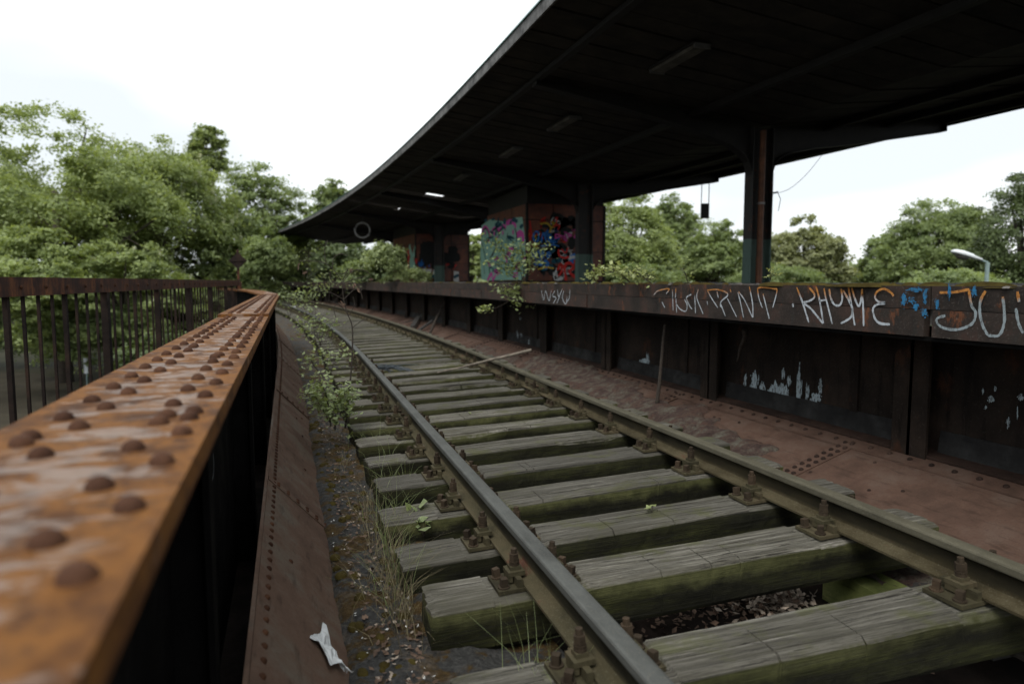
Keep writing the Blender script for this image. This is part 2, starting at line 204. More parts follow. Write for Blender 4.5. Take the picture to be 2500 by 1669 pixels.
# ------------------------------------------------------------------ mesh helpers
class MB:
    def __init__(s): s.v = []; s.f = []; s.n = 0
    def add(s, vs, fs): o = len(s.v); s.v += [tuple(q) for q in vs]; s.f += [tuple(i + o for i in f) for f in fs]; return s
    def box(s, c, d, rz=0.0, M4=None):
        hx, hy, hz = d[0] / 2, d[1] / 2, d[2] / 2; q = [Vector((x, y, z)) for x in (-hx, hx) for y in (-hy, hy) for z in (-hz, hz)]
        if rz: m = Matrix.Rotation(rz, 3, 'Z'); q = [m @ p for p in q]
        if M4 is not None: q = [M4 @ p for p in q]
        q = [p + Vector(c) for p in q]
        return s.add(q, [(0, 1, 3, 2), (4, 6, 7, 5), (0, 4, 5, 1), (2, 3, 7, 6), (0, 2, 6, 4), (1, 5, 7, 3)])
    def beam(s, a, b, wdt, hgt_):              # rectangular bar from a to b
        a = Vector(a); b = Vector(b); d = (b - a); L = d.length; d.normalize(); up = Vector((0, 0, 1)) if abs(d.z) < 0.95 else Vector((0, 1, 0)); x = d.cross(up).normalized(); u = x.cross(d)
        q = [p + x * i * wdt / 2 + u * j * hgt_ / 2 for p in (a, b) for i, j in ((-1, -1), (1, -1), (1, 1), (-1, 1))]
        return s.add(q, [(0, 1, 2, 3), (7, 6, 5, 4), (0, 4, 5, 1), (1, 5, 6, 2), (2, 6, 7, 3), (3, 7, 4, 0)])
    def tube(s, pts, r, n=6, cap=True):
        pts = [Vector(p) for p in pts]; rs = r if isinstance(r, (list, tuple)) else [r] * len(pts); o = []; k = len(pts)
        for i, p in enumerate(pts):
            d = (pts[min(i + 1, k - 1)] - pts[max(i - 1, 0)]); d = d.normalized() if d.length > 1e-9 else Vector((0, 0, 1)); up = Vector((0, 0, 1)) if abs(d.z) < 0.9 else Vector((1, 0, 0)); x = d.cross(up).normalized(); y = x.cross(d)
            o += [p + (x * math.cos(6.28319 * j / n) + y * math.sin(6.28319 * j / n)) * rs[i] for j in range(n)]
        f = [(i * n + j, i * n + (j + 1) % n, (i + 1) * n + (j + 1) % n, (i + 1) * n + j) for i in range(k - 1) for j in range(n)]
        if cap: f += [tuple(range(n))[::-1], tuple((k - 1) * n + j for j in range(n))]
        return s.add(o, f)
    def cyl(s, c, r, h, n=8, r2=None): c = Vector(c); return s.tube([c, c + Vector((0, 0, h))], [r, r if r2 is None else r2], n)
    def dome(s, c, r, h, n=10, rings=3, M3=None):
        o = []; c = Vector(c)
        for i in range(rings):
            a = i / rings * math.pi / 2; o += [Vector((r * math.cos(a) * math.cos(6.28319 * j / n), r * math.cos(a) * math.sin(6.28319 * j / n), h * math.sin(a))) for j in range(n)]
        o.append(Vector((0, 0, h))); o = [(M3 @ p if M3 else p) + c for p in o]
        f = [(i * n + j, i * n + (j + 1) % n, (i + 1) * n + (j + 1) % n, (i + 1) * n + j) for i in range(rings - 1) for j in range(n)] + [((rings - 1) * n + j, (rings - 1) * n + (j + 1) % n, rings * n) for j in range(n)]
        return s.add(o, f)
    def sweep(s, prof, path, cap=True):        # prof: (lateral, z); path: (x, y, z, angle)
        n = len(prof); o = []
        for x, y, z, a in path: o += [Vector((x + p * math.cos(a), y + p * math.sin(a), z + q)) for p, q in prof]
        k = len(path); f = [(i * n + j, i * n + (j + 1) % n, (i + 1) * n + (j + 1) % n, (i + 1) * n + j) for i in range(k - 1) for j in range(n)]
        if cap: f += [tuple(range(n)), tuple((k - 1) * n + j for j in range(n))[::-1]]
        return s.add(o, f)
    def prism(s, poly, dirv):
        a = [Vector(p) for p in poly]; dv = Vector(dirv); n = len(a); return s.add(a + [p + dv for p in a], [tuple(range(n))[::-1], tuple(range(n, 2 * n))] + [(i, (i + 1) % n, n + (i + 1) % n, n + i) for i in range(n)])
    def mesh(s, name, m, smooth=False):
        me = bpy.data.meshes.new(name); me.from_pydata([tuple(v) for v in s.v], [], s.f); me.materials.append(m)
        if smooth: me.polygons.foreach_set('use_smooth', [True] * len(me.polygons))
        me.validate(); me.update(); return me
    def build(s, name, m, parent=None, smooth=False, org=None):
        o_ = Vector(org) if org is not None else (parent['_o'] if parent is not None and '_o' in parent else None)
        if o_ is not None: o_ = Vector(o_); s.v = [tuple(Vector(v) - o_) for v in s.v]
        ob = bpy.data.objects.new(name, s.mesh(name, m, smooth)); COL.objects.link(ob)
        if parent is not None: ob.parent = parent
        elif o_ is not None: ob.location = o_; ob['_o'] = tuple(o_)
        return ob
def tag(o, label=None, cat=None, group=None, kind=None):
    for k, q in (('label', label), ('category', cat), ('group', group), ('kind', kind)):
        if q: o[k] = q
    return o
def thing(name, loc, label, cat, group=None, world=True):
    o = bpy.data.objects.new(name, None); COL.objects.link(o); o.location = loc
    if world: o['_o'] = tuple(loc)
    return tag(o, label, cat, group)
def place(name, me, parent=None, loc=(0, 0, 0), rot=(0, 0, 0)):
    ob = bpy.data.objects.new(name, me); COL.objects.link(ob); ob.location = loc; ob.rotation_euler = rot
    if parent is not None: ob.parent = parent
    return ob
def raw(name, v, f4, m, parent=None, org=None, smooth=False):     # fast numpy quads
    v = np.asarray(v, np.float32); f4 = np.asarray(f4, np.int32)
    if org is not None: v = v - np.array(org, np.float32)
    me = bpy.data.meshes.new(name); me.vertices.add(len(v)); me.vertices.foreach_set('co', v.ravel()); k = f4.shape[1]
    me.loops.add(f4.size); me.loops.foreach_set('vertex_index', f4.ravel()); me.polygons.add(len(f4)); me.polygons.foreach_set('loop_start', np.arange(0, f4.size, k, dtype=np.int32)); me.polygons.foreach_set('loop_total', np.full(len(f4), k, np.int32))
    if smooth: me.polygons.foreach_set('use_smooth', np.ones(len(f4), bool))
    me.update(calc_edges=True); me.materials.append(m); ob = bpy.data.objects.new(name, me); COL.objects.link(ob)
    if parent is not None: ob.parent = parent
    elif org is not None: ob.location = org
    return ob
def leaves_np(P, Nn, size, asp=0.55, rng=RNG):       # rhombic leaf faces at P with normals Nn
    n = len(P); Nn = Nn / np.linalg.norm(Nn, axis=1)[:, None]; a = rng.normal(size=(n, 3)); t = a - (a * Nn).sum(1)[:, None] * Nn; t /= np.linalg.norm(t, axis=1)[:, None]; b = np.cross(Nn, t)
    L = size * rng.uniform(0.7, 1.3, n)[:, None]; Wd = L * asp
    v = np.stack([P - t * L * 0.5, P + b * Wd * 0.5 - t * L * 0.05 - Nn * L * 0.08, P + t * L * 0.5, P - b * Wd * 0.5 - t * L * 0.05 - Nn * L * 0.08], 1).reshape(-1, 3)
    return v, np.arange(4 * n).reshape(n, 4)
def smooth_line(pts, n=6):
    P = [Vector(p) for p in pts]; P = [P[0] * 2 - P[1]] + P + [P[-1] * 2 - P[-2]]; o = []
    for i in range(1, len(P) - 2):
        for k in range(n):
            t = k / n; o.append(0.5 * ((2 * P[i]) + (P[i + 1] - P[i - 1]) * t + (2 * P[i - 1] - 5 * P[i] + 4 * P[i + 1] - P[i + 2]) * t * t + (3 * P[i] - P[i - 1] - 3 * P[i + 1] + P[i + 2]) * t ** 3))
    return o + [P[-2]]
def ribbon(mb, pts, wd, nrm, off):                   # painted stroke lying on a face
    P = smooth_line(pts, 5); nv = Vector(nrm); L = []; Rr = []
    for i, p in enumerate(P):
        d = (P[min(i + 1, len(P) - 1)] - P[max(i - 1, 0)]); 
        if d.length < 1e-6: d = Vector((0, 1, 0))
        sd_ = d.normalized().cross(nv); k = wd / 2 * random.uniform(0.8, 1.2) * (0.75 if i in (0, len(P) - 1) else 1)
        L.append(p + sd_ * k + nv * off); Rr.append(p - sd_ * k + nv * off)
    n = len(P); mb.add(L + Rr, [(i, i + 1, n + i + 1, n + i) for i in range(n - 1)])
def blob(mb, c, a, b, nrm, off, u=None, jag=0.35, n=14):   # ragged paint patch
    nv = Vector(nrm); u = Vector(u or (0, 1, 0)); w_ = nv.cross(u); c = Vector(c)
    mb.add([c + nv * off + u * math.cos(6.28319 * i / n) * a * random.uniform(1 - jag, 1 + jag) + w_ * math.sin(6.28319 * i / n) * b * random.uniform(1 - jag, 1 + jag) for i in range(n)], [tuple(range(n))])

# ------------------------------------------------------------------ setting: park ground and path below the bridge
g = MB(); g.add([(-900, -900, -3.5), (900, -900, -3.5), (900, 1500, -3.5), (-900, 1500, -3.5)], [(0, 1, 2, 3)]); tag(g.build('ground', M['ground']), kind='structure')
p_ = [far(-700, 22), far(-250, 36.5), far(90, 35), far(190, 30.5), far(160, 26), far(-200, 14), far(-900, 10)]
g = MB(); g.add([q + Vector((0, 0, 0.004)) for q in p_], [tuple(range(len(p_)))[::-1]]); tag(g.build('path', M['path']), kind='structure')

# ------------------------------------------------------------------ bridge deck: trough pan, sloped plates
deck = thing('bridge_deck', (0, 0, 0), 'rusty steel trough deck with riveted sloping plates carrying the track', 'bridge deck')
SS = [-1 + 1.075 * i for i in range(62)]
def path(lat, z, ss): return [(lat + crv(s), s, z, ang(s)) for s in ss]
g = MB(); g.sweep([(-0.34, -0.36), (4.2, -0.36), (4.2, -0.34), (-0.34, -0.34)], path(0, 0, SS)); g.build('pan_plate', M['pan'], deck)
seamL = [1.35, 2.98, 4.2 + 0.4, 6.3, 8.1]
seamL = [onz(678, 1196, 0.1).y, onz(688, 965, 0.1).y, onz(695, 882, 0.1).y, onz(696, 836, 0.1).y]
LS = [-0.6, 1.1] + seamL + [seamL[-1] + 4.2 * k for k in range(1, 9)]
riv8 = MB(); riv8.dome((0, 0, 0), 0.014, 0.011, 8, 2); riv8 = riv8.mesh('rivet', M['slopeL'], True)
TOPL, BOTL = Vector((-0.13, 0, 0.16)), Vector((0.2, 0, -0.19))
sl_n = (BOTL - TOPL).cross(Vector((0, 1, 0))).normalized(); sl_n = sl_n if sl_n.z > 0 else -sl_n
rows = MB(); dq = Matrix.Rotation(math.atan2(sl_n.x, sl_n.z), 3, 'Y')
for i in range(len(LS) - 1):
    a, b = LS[i], LS[i + 1]; nseg = max(1, int((b - a) / 1.0)); ss = [a + 0.0 + (b - a) * k / nseg for k in range(nseg + 1)]
    lift = 0.006 if i % 2 else 0.0; o = sl_n * lift
    g = MB(); g.sweep([(TOPL.x + o.x, TOPL.z + o.z), (BOTL.x + o.x, BOTL.z + o.z), (BOTL.x + o.x - sl_n.x * .008, BOTL.z + o.z - sl_n.z * .008), (TOPL.x + o.x - sl_n.x * .008, TOPL.z + o.z - sl_n.z * .008)], path(0, 0, ss)); g.build('trough_plate', M['slopeL'], deck)
    if i and b < 30:                                   # lap strap with two short rivet rows
        g = MB(); g.sweep([(TOPL.x + sl_n.x * .012, TOPL.z + sl_n.z * .012), (BOTL.x + sl_n.x * .012, BOTL.z + sl_n.z * .012), (BOTL.x, BOTL.z), (TOPL.x, TOPL.z)], path(0, 0, [a, a + 0.075])); g.build('lap_strap', M['slopeL'], deck)
        for k in range(6):
            for dy in (0.02, 0.055):
                p = TOPL.lerp(BOTL, 0.14 + 0.15 * k) + sl_n * .012; rows.dome((p.x + crv(a), a + dy, p.z), .013, .01, 7, 2, dq)
s = 0.6
while s < 24:
    p = TOPL.lerp(BOTL, 0.09) + sl_n * .006; rows.dome((p.x + crv(s), s, p.z), .013, .011, 7, 2, dq)
    if random.random() < 0.1: p = TOPL.lerp(BOTL, random.uniform(.3, .8)) + sl_n * .006; rows.dome((p.x + crv(s), s, p.z), .012, .009, 7, 2, dq)
    s += 0.085
g = MB(); g.sweep([(-0.128, 0.168), (-0.142, 0.172), (-0.146, -0.36), (-0.136, -0.36)], path(0, 0, SS)); g.build('lip_angle', M['slopeL'], deck)
tag(rows.build('rivets', M['rivet'], deck, True), kind='stuff')
TOPR, BOTR = Vector((3.78, 0, 0.17)), Vector((2.95, 0, -0.10))
sr_n = Vector((-(TOPR.z - BOTR.z), 0, TOPR.x - BOTR.x)).normalized(); dr = Matrix.Rotation(math.atan2(sr_n.x, sr_n.z), 3, 'Y')
sR = onz(1963, 1156, -0.02).y; RS = [sR - 4.3, sR - 2.15] + [sR + 2.15 * k for k in range(0, 26)]; rows = MB()
for i in range(len(RS) - 1):
    a, b = RS[i], RS[i + 1]; o = sr_n * (0.007 if i % 2 else 0)
    g = MB(); g.sweep([(BOTR.x + o.x, BOTR.z + o.z), (TOPR.x + o.x, TOPR.z + o.z), (TOPR.x, TOPR.z - .012), (BOTR.x, BOTR.z - .012)], path(0, 0, [a, (a + b) / 2, b])); g.build('trough_plate', M['slopeR'], deck)
    if i and b < 40:
        g = MB(); c = sr_n * .013; g.sweep([(BOTR.x + c.x, BOTR.z + c.z), (TOPR.x + c.x, TOPR.z + c.z), (TOPR.x, TOPR.z), (BOTR.x, BOTR.z)], path(0, 0, [a, a + 0.13])); g.build('lap_strap', M['slopeR'], deck)
        if b < 22:
            for k in range(11):
                for dy in (0.035, 0.095):
                    p = BOTR.lerp(TOPR, 0.1 + 0.072 * k) + c; rows.dome((p.x + crv(a), a + dy, p.z), .017, .015, 8, 3, dr)
g = MB(); q0 = BOTR.lerp(TOPR, 0.77) + sr_n * .016; q1 = TOPR + sr_n * .016; g.sweep([(q0.x, q0.z), (q1.x, q1.z), (TOPR.x, TOPR.z), (q0.x, q0.z - .016)], path(0, 0, SS)); g.build('edge_strap', M['slopeR'], deck)
s = 1.6; k = 0
while s < 26:
    p = BOTR.lerp(TOPR, 0.84 if k % 2 else 0.92) + sr_n * .016; rows.dome((p.x + crv(s), s, p.z), .017, .015, 8, 3, dr); s += 0.075; k += 1
    if random.random() < .12: p = BOTR.lerp(TOPR, random.uniform(.2, .7)) + sr_n * .006; rows.dome((p.x + crv(s), s, p.z), .013, .01, 7, 2, dr)
tag(rows.build('rivets', M['darkrust'], deck, True), kind='stuff')

# left side strip of grit and moss, and the crusts of soil on the right slope
def hnoise(x, y, sd):
    v = 0
    for i, (f, a) in enumerate(((1.7, .5), (4.1, .3), (9.3, .17), (21, .1), (47, .05))):
        v = v + a * np.sin(f * x * 1.3 + 1.7 * sd + i + 1.9 * np.sin(f * y * .7 + sd * i)) * np.cos(f * y + sd * .6 * i + 1.3 * np.sin(f * x * .9 + i))
    return v
def strip(name, x0, x1, nx, ss, zf, m):
    xs = np.linspace(x0, x1, nx); S, X = np.meshgrid(ss, xs, indexing='ij'); C = np.array([crv(s) for s in ss])[:, None]
    Z = zf(X, S); v = np.stack([X + C, S, Z], 2).reshape(-1, 3); ns = len(ss); i = np.arange(ns - 1)[:, None] * nx + np.arange(nx - 1)[None]; i = i.ravel()
    return raw(name, v, np.stack([i, i + 1, i + nx + 1, i + nx], 1), m, smooth=True)
ssn = np.concatenate([np.arange(1.0, 9, .02), np.arange(9, 20, .06), np.arange(20, 64, .3)])
tag(strip('ground_grit', 0.02, 0.98, 64, ssn, lambda X, S: -0.128 + 0.045 * np.clip(hnoise(X, S, 1.0), -1, 1) + 0.018 * hnoise(X * 3, S * 3, 2.0) - 0.16 * np.clip((0.2 - X) / 0.18, 0, 1) ** 1.3 - .05 * np.clip((X - .62) / .3, 0, 1), M['soil']), kind='structure')
tag(strip('ground_silt', 2.6, 3.3, 40, ssn, lambda X, S: -0.175 + 0.05 * np.clip(hnoise(X, S, 4.0), -1, 1) + 0.03 * hnoise(X * 3, S * 3, 5.0) + .14 * np.clip((X - 2.9) / .22, 0, 1) - .05 * np.clip((X - 3.12) / .12, 0, 1) ** 2, M['crust']), kind='structure')
def crustpatch(s0, s1, l0, l1, sd):
    ss = np.arange(s0, s1, .03); xs = np.linspace(0, 1, 26); S, T = np.meshgrid(ss, xs, indexing='ij')
    X = BOTR.x + (TOPR.x - BOTR.x) * (l0 + (l1 - l0) * T); edge = np.minimum(np.minimum(T, 1 - T) * 4, np.minimum(S - s0, s1 - S) / (s1 - s0) * 5); h = np.clip(hnoise(X * 1.5, S * 1.5, sd) + edge * .8 - .35, -.4, .5)
    Z = BOTR.z + (TOPR.z - BOTR.z) * (l0 + (l1 - l0) * T) + 0.002 + np.where(h > 0, .012 + .05 * h + .012 * hnoise(X * 4, S * 4, sd), -.02)
    C = np.array([crv(q) for q in ss])[:, None]; v = np.stack([X + C, S, Z], 2).reshape(-1, 3); nx = 26; i = (np.arange(len(ss) - 1)[:, None] * nx + np.arange(nx - 1)[None]).ravel()
    tag(raw('soil_crust', v, np.stack([i, i + 1, i + nx + 1, i + nx], 1), M['crust'], smooth=True), kind='stuff')
crustpatch(4.6, 6.6, 0.02, 0.75, 3.0); crustpatch(6.4, 9.6, 0.12, 0.88, 6.0); crustpatch(3.95, 5.0, -0.02, .5, 9.0); crustpatch(9.3, 12.5, .05, .6, 12.)

# ------------------------------------------------------------------ left main girder with riveted top flange
gird = thing('bridge_girder', (-0.32, 0, 0.97), 'orange rusted riveted girder running beside the track at lower left', 'bridge girder')
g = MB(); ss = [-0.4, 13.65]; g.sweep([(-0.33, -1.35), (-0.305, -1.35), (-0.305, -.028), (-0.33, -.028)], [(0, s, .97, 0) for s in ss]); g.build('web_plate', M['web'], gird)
g = MB(); g.sweep([(-0.505, -.034), (-0.143, -.034), (-0.143, 0), (-0.505, 0)], [(0, s, .97, 0) for s in (-0.4, 3, 5.64)]); fl = g.build('top_flange', M['rust'], gird)
g = MB(); g.sweep([(-0.507, -.035), (-0.14, -.035), (-0.14, .02), (-0.507, .02)], [(0, s, .97, 0) for s in (5.64, 9, 13.66)]); fl2 = g.build('top_flange', M['rust'], gird)
for lo, hi in ((-0.478, -0.331), (-0.304, -0.147)):
    g = MB(); g.sweep([(lo, -.053), (hi, -.053), (hi, -.036), (lo, -.036)], [(0, s, .97, 0) for s in (-0.4, 13.6)]); g.build('flange_angle', M['edge'], gird)
for s in np.arange(1.9, 13.5, 2.15):
    g = MB(); g.box((-0.255, s, .28), (.1, .02, 1.3)); g.box((-0.21, s, .28), (.016, .09, 1.3)); g.build('stiffener', M['web'], gird)
rv = MB(); rv.dome((0, 0, 0), .0185, .0165, 14, 4); rv = rv.mesh('rivet', M['rivet'], True)
g = MB(); C5 = (0, 1000, 2.344)
for q in ([(1118, 400), (1113, 470), (1116, 560), (1128, 660), (1136, 735)], [(1136, 735), (1160, 620), (1190, 500), (1215, 400), (1222, 330), (1218, 250)], [(1150, 365), (1158, 430), (1170, 490)], [(1185, 300), (1192, 340)]): ribbon(g, [onx(a / 2.344, 1000 + b / 2.344, -.3045) for a, b in q], .007, Vector((1, 0, 0)), .001)
o = tag(g.build('chalk_mark', M['gchalk'], gird), kind='stuff'); o['label'] = 'thin pale scrawl on the dark web'
for k in range(66):
    for lat, ph in ((-.187, 0), (-.24, .105), (-.372, .105), (-.427, 0)):
        s = 0.27 + .21 * k + ph + random.uniform(-.006, .006)
        if abs(s - 5.64) < .035 or s > 13.55: continue
        par, z = (fl, 0) if s < 5.64 else (fl2, .02); place('rivet', rv, par, (lat + random.uniform(-.003, .003) + .32, s, z), (0, 0, random.uniform(0, 6)))
for lat, s in ((-.19, 1.46), (-.235, 1.5), (-.428, 1.36), (-.425, 1.31), (-.245, 2.68), (-.25, 2.62), (-.372, 3.05), (-.24, 3.6), (-.426, 4.0)): place('rivet', rv, fl, (lat + .32, s, 0))
# return girder turning left at the far end
ret = thing('return_girder', (-0.3, 13.7, 0.97), 'short rusted girder turning left beyond the far end of the riveted flange', 'bridge girder')
a_, b_, c_ = Vector((-.13, 13.66, .985)), Vector((-.5, 15.8, 1.03)), Vector((-1.25, 17.6, 1.07))
for A, B in ((a_, b_), (b_, c_)):
    g = MB(); g.beam(A + Vector((-.17, 0, 0)), B + Vector((-.17, 0, 0)), .34, .03); g.build('top_flange', M['rust'], ret)
    g = MB(); g.beam(A + Vector((-.17, 0, -.6)), B + Vector((-.17, 0, -.6)), .03, 1.17); g.build('web_plate', M['web'], ret)

# ------------------------------------------------------------------ fence along the left
fen = thing('bridge_railing', (-1.5, 8, -.2), 'rusty bar railing with flat top rail at the left behind the orange girder', 'railing')
def fx(s): return -1.9 + .0488 * s
def fence_run(name, za, zb, wd, m, s0=1.5, s1=17.0): g = MB(); g.prism([(fx(s0) - wd / 2, s0, za), (fx(s0) + wd / 2, s0, za), (fx(s0) + wd / 2, s0, zb), (fx(s0) - wd / 2, s0, zb)], (fx(s1) - fx(s0), s1 - s0, 0)); g.build(name, m, fen)
fence_run('top_rail', 1.145, 1.268, .06, M['rail_fence']); fence_run('bottom_rail', .1, .15, .05, M['bar'])
s = 3.0; k = 0
while s < 16.9:
    thick = s > 6.5 and abs(((s - 7.0) / 2.0) - round((s - 7.0) / 2.0)) < .06; mid = (k % 4 == 0)
    wd = .1 if thick else (.045 if mid else .025); g = MB(); g.box((fx(s), s, .66 if not thick else .45), (wd * .5 + .005, wd, 1.0 if not thick else 1.42)); g.build('fence_post' if thick else 'fence_bar', M['bar'], fen); s += .25 if s < 10 else .245; k += 1
g = MB()
for s in np.arange(3.1, 16.8, .41): g.dome((fx(s) + .031, s, 1.205), .016, .012, 8, 2, Matrix.Rotation(R(90), 3, 'Y'))
tag(g.build('bolts', M['rivet'], fen, True), kind='stuff')
pst = thing('end_post', (fx(17.15), 17.15, 0), 'rusty end post with diamond plate at the far end of the bar railing', 'post')
g = MB(); g.box((fx(17.15), 17.15, .62), (.12, .12, 1.24)); g.box((fx(17.15), 17.15, 1.6), (.05, .05, .75)); g.build('shaft', M['rail_fence'], pst)
g = MB(); c = Vector((fx(17.15), 17.1, 1.72)); hx = .21; xx = Vector((math.cos(YAW), -math.sin(YAW), 0)); g.prism([c + xx * -hx, c + Vector((0, 0, -.2)), c + xx * hx, c + Vector((0, 0, .2))], (0, .02, 0)); g.build('diamond_plate', M['bar'], pst)
g = MB(); g.beam(c + xx * -hx - Vector((0, .012, 0)), c + xx * hx - Vector((0, .012, 0)), .015, .03); g.build('cross_strap', M['bar'], pst)

# ------------------------------------------------------------------ rails
def rail_prof():
    h = [(0.0625, 0), (0.0625, .010), (.02, .022), (.0075, .034), (.0075, .1), (.018, .112), (.0335, .117), (.0345, .142), (.031, .148), (.022, .151)]
    return [(-x, z) for x, z in h][::-1][::-1] and [(x, z) for x, z in h] + [(-x, z) for x, z in h[::-1]]
def rail(lat, joint, m, label):
    t = thing('rail', (lat, 0, .02 + CANT * lat), label, 'rail'); z0 = .014 + CANT * lat; pr = rail_prof()
    def run(a, b):
        n = max(2, int((b - a) / .9)); ss = [a + (b - a) * k / n for k in range(n + 1)]; g = MB(); g.sweep(pr, [(lat + trk(s), s, z0, ang(s)) for s in ss]); return g
    run(.3, joint - .003).build('rail_length', m, t); run(joint + .003, joint + 15).build('rail_length', m, t); run(joint + 15.01, 62).build('rail_length', m, t)
    for sg in (-1, 1):
        g = MB(); x = lat + trk(joint) + sg * .021; g.prism([(x - .012, joint - .33, z0 + .03), (x + .012, joint - .33, z0 + .03), (x + .012 - sg * .006, joint - .33, z0 + .105), (x - .012, joint - .33, z0 + .105)], (0, .66, 0)); f = g.build('fishplate', M['chair'], t)
        for k in (-.24, -.08, .08, .24):
            g = MB(); g.tube([(x, joint + k, z0 + .065), (x + sg * .04, joint + k, z0 + .065)], .014, 6); g.v = [tuple(Vector(v) - Vector(t['_o'])) for v in g.v]; b = place('fish_bolt', g.mesh('fish_bolt', M['bolt']), f)
    return t
jL = onz(978, 985, .19).y; jR = onz(1312, 922, .24).y
rail(RL, jL, M['railL'], 'worn grey left rail nearest the orange girder')
rail(RR_, jR, M['railR'], 'dull olive right rail nearest the platform wall')

# ------------------------------------------------------------------ sleepers
PLX = [-0.7525 - .016, .7525 - .016]                      # chair positions from the sleeper's centre
SLEN, SW, SH = 2.46, .25, .19
def sleeper_mesh(seed, simple_=False):
    rg = random.Random(seed); nr = np.random.default_rng(seed); L = SLEN + rg.uniform(-.04, .04); xs = list(np.linspace(-L / 2, L / 2, 14 if simple_ else 72))
    if not simple_:
        for p in PLX: xs += [p - .2, p - .197, p + .2, p + .203]
        cuts0 = [rg.uniform(-.45, .45) for _ in range(rg.choice([0, 2, 2, 3]))]; xs += [c + d for c in cuts0 for d in (-.005, 0, .005)]
    else: cuts0 = []
    xs = sorted(xs); ch = [.006 + .01 * rg.random() for _ in range(2)]; cr = [] if simple_ else sorted(rg.uniform(-.09, .09) for _ in range(rg.choice([2, 3, 3])))
    ys = [-SW / 2, -SW / 2, -SW / 2 + .02] ; prof = [('b', -SW / 2 + .01, -SH), ('s', -SW / 2, -SH + .02), ('s', -SW / 2, -.11), ('s', -SW / 2, -.06), ('e', -SW / 2, -ch[0]), ('e', -SW / 2 + ch[0], 0)]
    top = [-.095, -.06, -.03, 0, .03, .06, .095]
    for c in cr: top += [c - .005, c, c + .005]
    top = sorted(top); prof += [('t', y, 0) for y in top] + [('e', SW / 2 - ch[1], 0), ('e', SW / 2, -ch[1]), ('s', SW / 2, -.1), ('b', SW / 2 - .01, -SH)]
    ph = [rg.uniform(0, 9) for _ in range(12)]; crx = {c: (rg.uniform(-.6, .6), rg.uniform(.3, 1.0), rg.uniform(.006, .018)) for c in cr}; bx, bw, bd = rg.uniform(-.5, .9), rg.uniform(.25, .6), rg.choice([0, 0, .012, .03, .04])
    cuts = [] if simple_ else [rg.uniform(-.5, .5) for _ in range(2)]
    v = []
    for x in xs:
        for k, (t, y, z) in enumerate(prof):
            yy = y + .004 * math.sin(1.7 * x + ph[0]) + .0015 * math.sin(7 * x + ph[1] + y * 20); zz = z
            if t in 'te': zz += .003 * math.sin(3 * x + ph[2] + y * 9) + .001 * math.sin(11 * x + ph[3] + y * 23) + rg.uniform(-.0006, .0006)
            if t == 'e' and y < 0: d = bd * math.exp(-((x - bx) / bw) ** 4) * (1 + .3 * math.sin(5 * x + ph[4])); yy += d * (.55 if z == 0 else .1); zz -= d * (.3 if z == 0 else .9); zz += .0012 * math.sin(17 * x + ph[5]) + rg.uniform(-.001, .001)
            if t in 's' : yy += rg.uniform(-.002, .002) + .004 * math.sin(6 * x + ph[6] + z * 14)
            for c in cr:
                if abs(y - c) < 1e-6:
                    x0, wd, dp = crx[c]; zz -= dp * max(0, 1 - ((x - x0) / wd) ** 2) ; 
                if abs(y - c) < .006: yy += .008 * math.sin(2.1 * x + ph[7]) + .003 * math.sin(9 * x + ph[8])
            if t in 'te' and y < .06 and any(abs(x - c_) < 1e-6 for c_ in cuts0): zz -= .016
            if not simple_ and any(abs(x - p) < .198 for p in PLX) and t in 'te': zz -= .007
            en = max(0, 1 - (L / 2 - abs(x)) / .05)
            if en > 0: yy *= 1 - .03 * en * en; zz -= (.004 * en * en + rg.uniform(0, .003) * en) if z > -.1 else 0
            v.append((x + (rg.uniform(-.012, .006) * en * (1 if x > 0 else -1)), yy, zz))
    n = len(prof); k = len(xs); f = [(i * n + j, (i + 1) * n + j, (i + 1) * n + (j + 1) % n, i * n + (j + 1) % n) for i in range(k - 1) for j in range(n)]
    g = MB(); g.add(v, f + [tuple(range(n)), tuple((k - 1) * n + j for j in range(n))[::-1]])
    for c in cuts: pass
    return g.mesh('timber', M['wood'])
def chair_meshes(detail):
    g = MB(); g.box((0, 0, .007), (.345, .16, .015))
    for sg in (-1, 1):
        g.box((sg * .082, 0, .03), (.022, .15, .036)); 
        if detail: g.box((sg * .074, 0, .052), (.012, .06, .02))
    ch = g.mesh('chair_plate', M['chair'])
    g = MB(); g.box((0, 0, 0), (.07, .075, .018)); g.box((-.025, 0, -.018), (.016, .07, .03)); g.box((0, 0, .014), (.042, .042, .02)); clamp = g.mesh('clamp', M['chair'])
    g = MB(); g.cyl((0, 0, 0), .021, .012, 10); g.cyl((0, 0, .012), .019, .006, 10); g.cyl((0, 0, .018), .021, .006, 10); g.cyl((0, 0, .026), .0205, .028, 6); g.cyl((0, 0, .054), .012, .02, 8); nut = g.mesh('clamp_nut', M['bolt'])
    g = MB(); g.cyl((0, 0, 0), .024, .006, 12); g.box((0, 0, .022), (.026, .026, .034)); scr = g.mesh('coach_screw', M['bolt'])
    return ch, clamp, nut, scr
CH, CLAMP, NUT, SCREW = chair_meshes(True)
g = MB(); g.box((0, 0, .007), (.345, .16, .015))
for sg in (-1, 1): g.box((sg * .085, 0, .03), (.05, .1, .03)); g.cyl((sg * .075, 0, .045), .02, .055, 6); g.box((sg * .142, .04, .025), (.026, .026, .03)); g.box((sg * .142, -.04, .025), (.026, .026, .03))
CHFAR = g.mesh('chair_plate', M['chair'])
SY = [(1.77, 1.714), (2.441, 2.404), (2.894, 2.918), (3.462, 3.49), (4.039, 4.057), (4.60, 4.642), (5.185, 5.223), (5.76, 5.806), (6.33, 6.40), (6.93, 7.0), (7.52, 7.603), (8.13, 8.25)]
SY = [(a + .08, b + .08) for a, b in SY]; y = SY[-1]
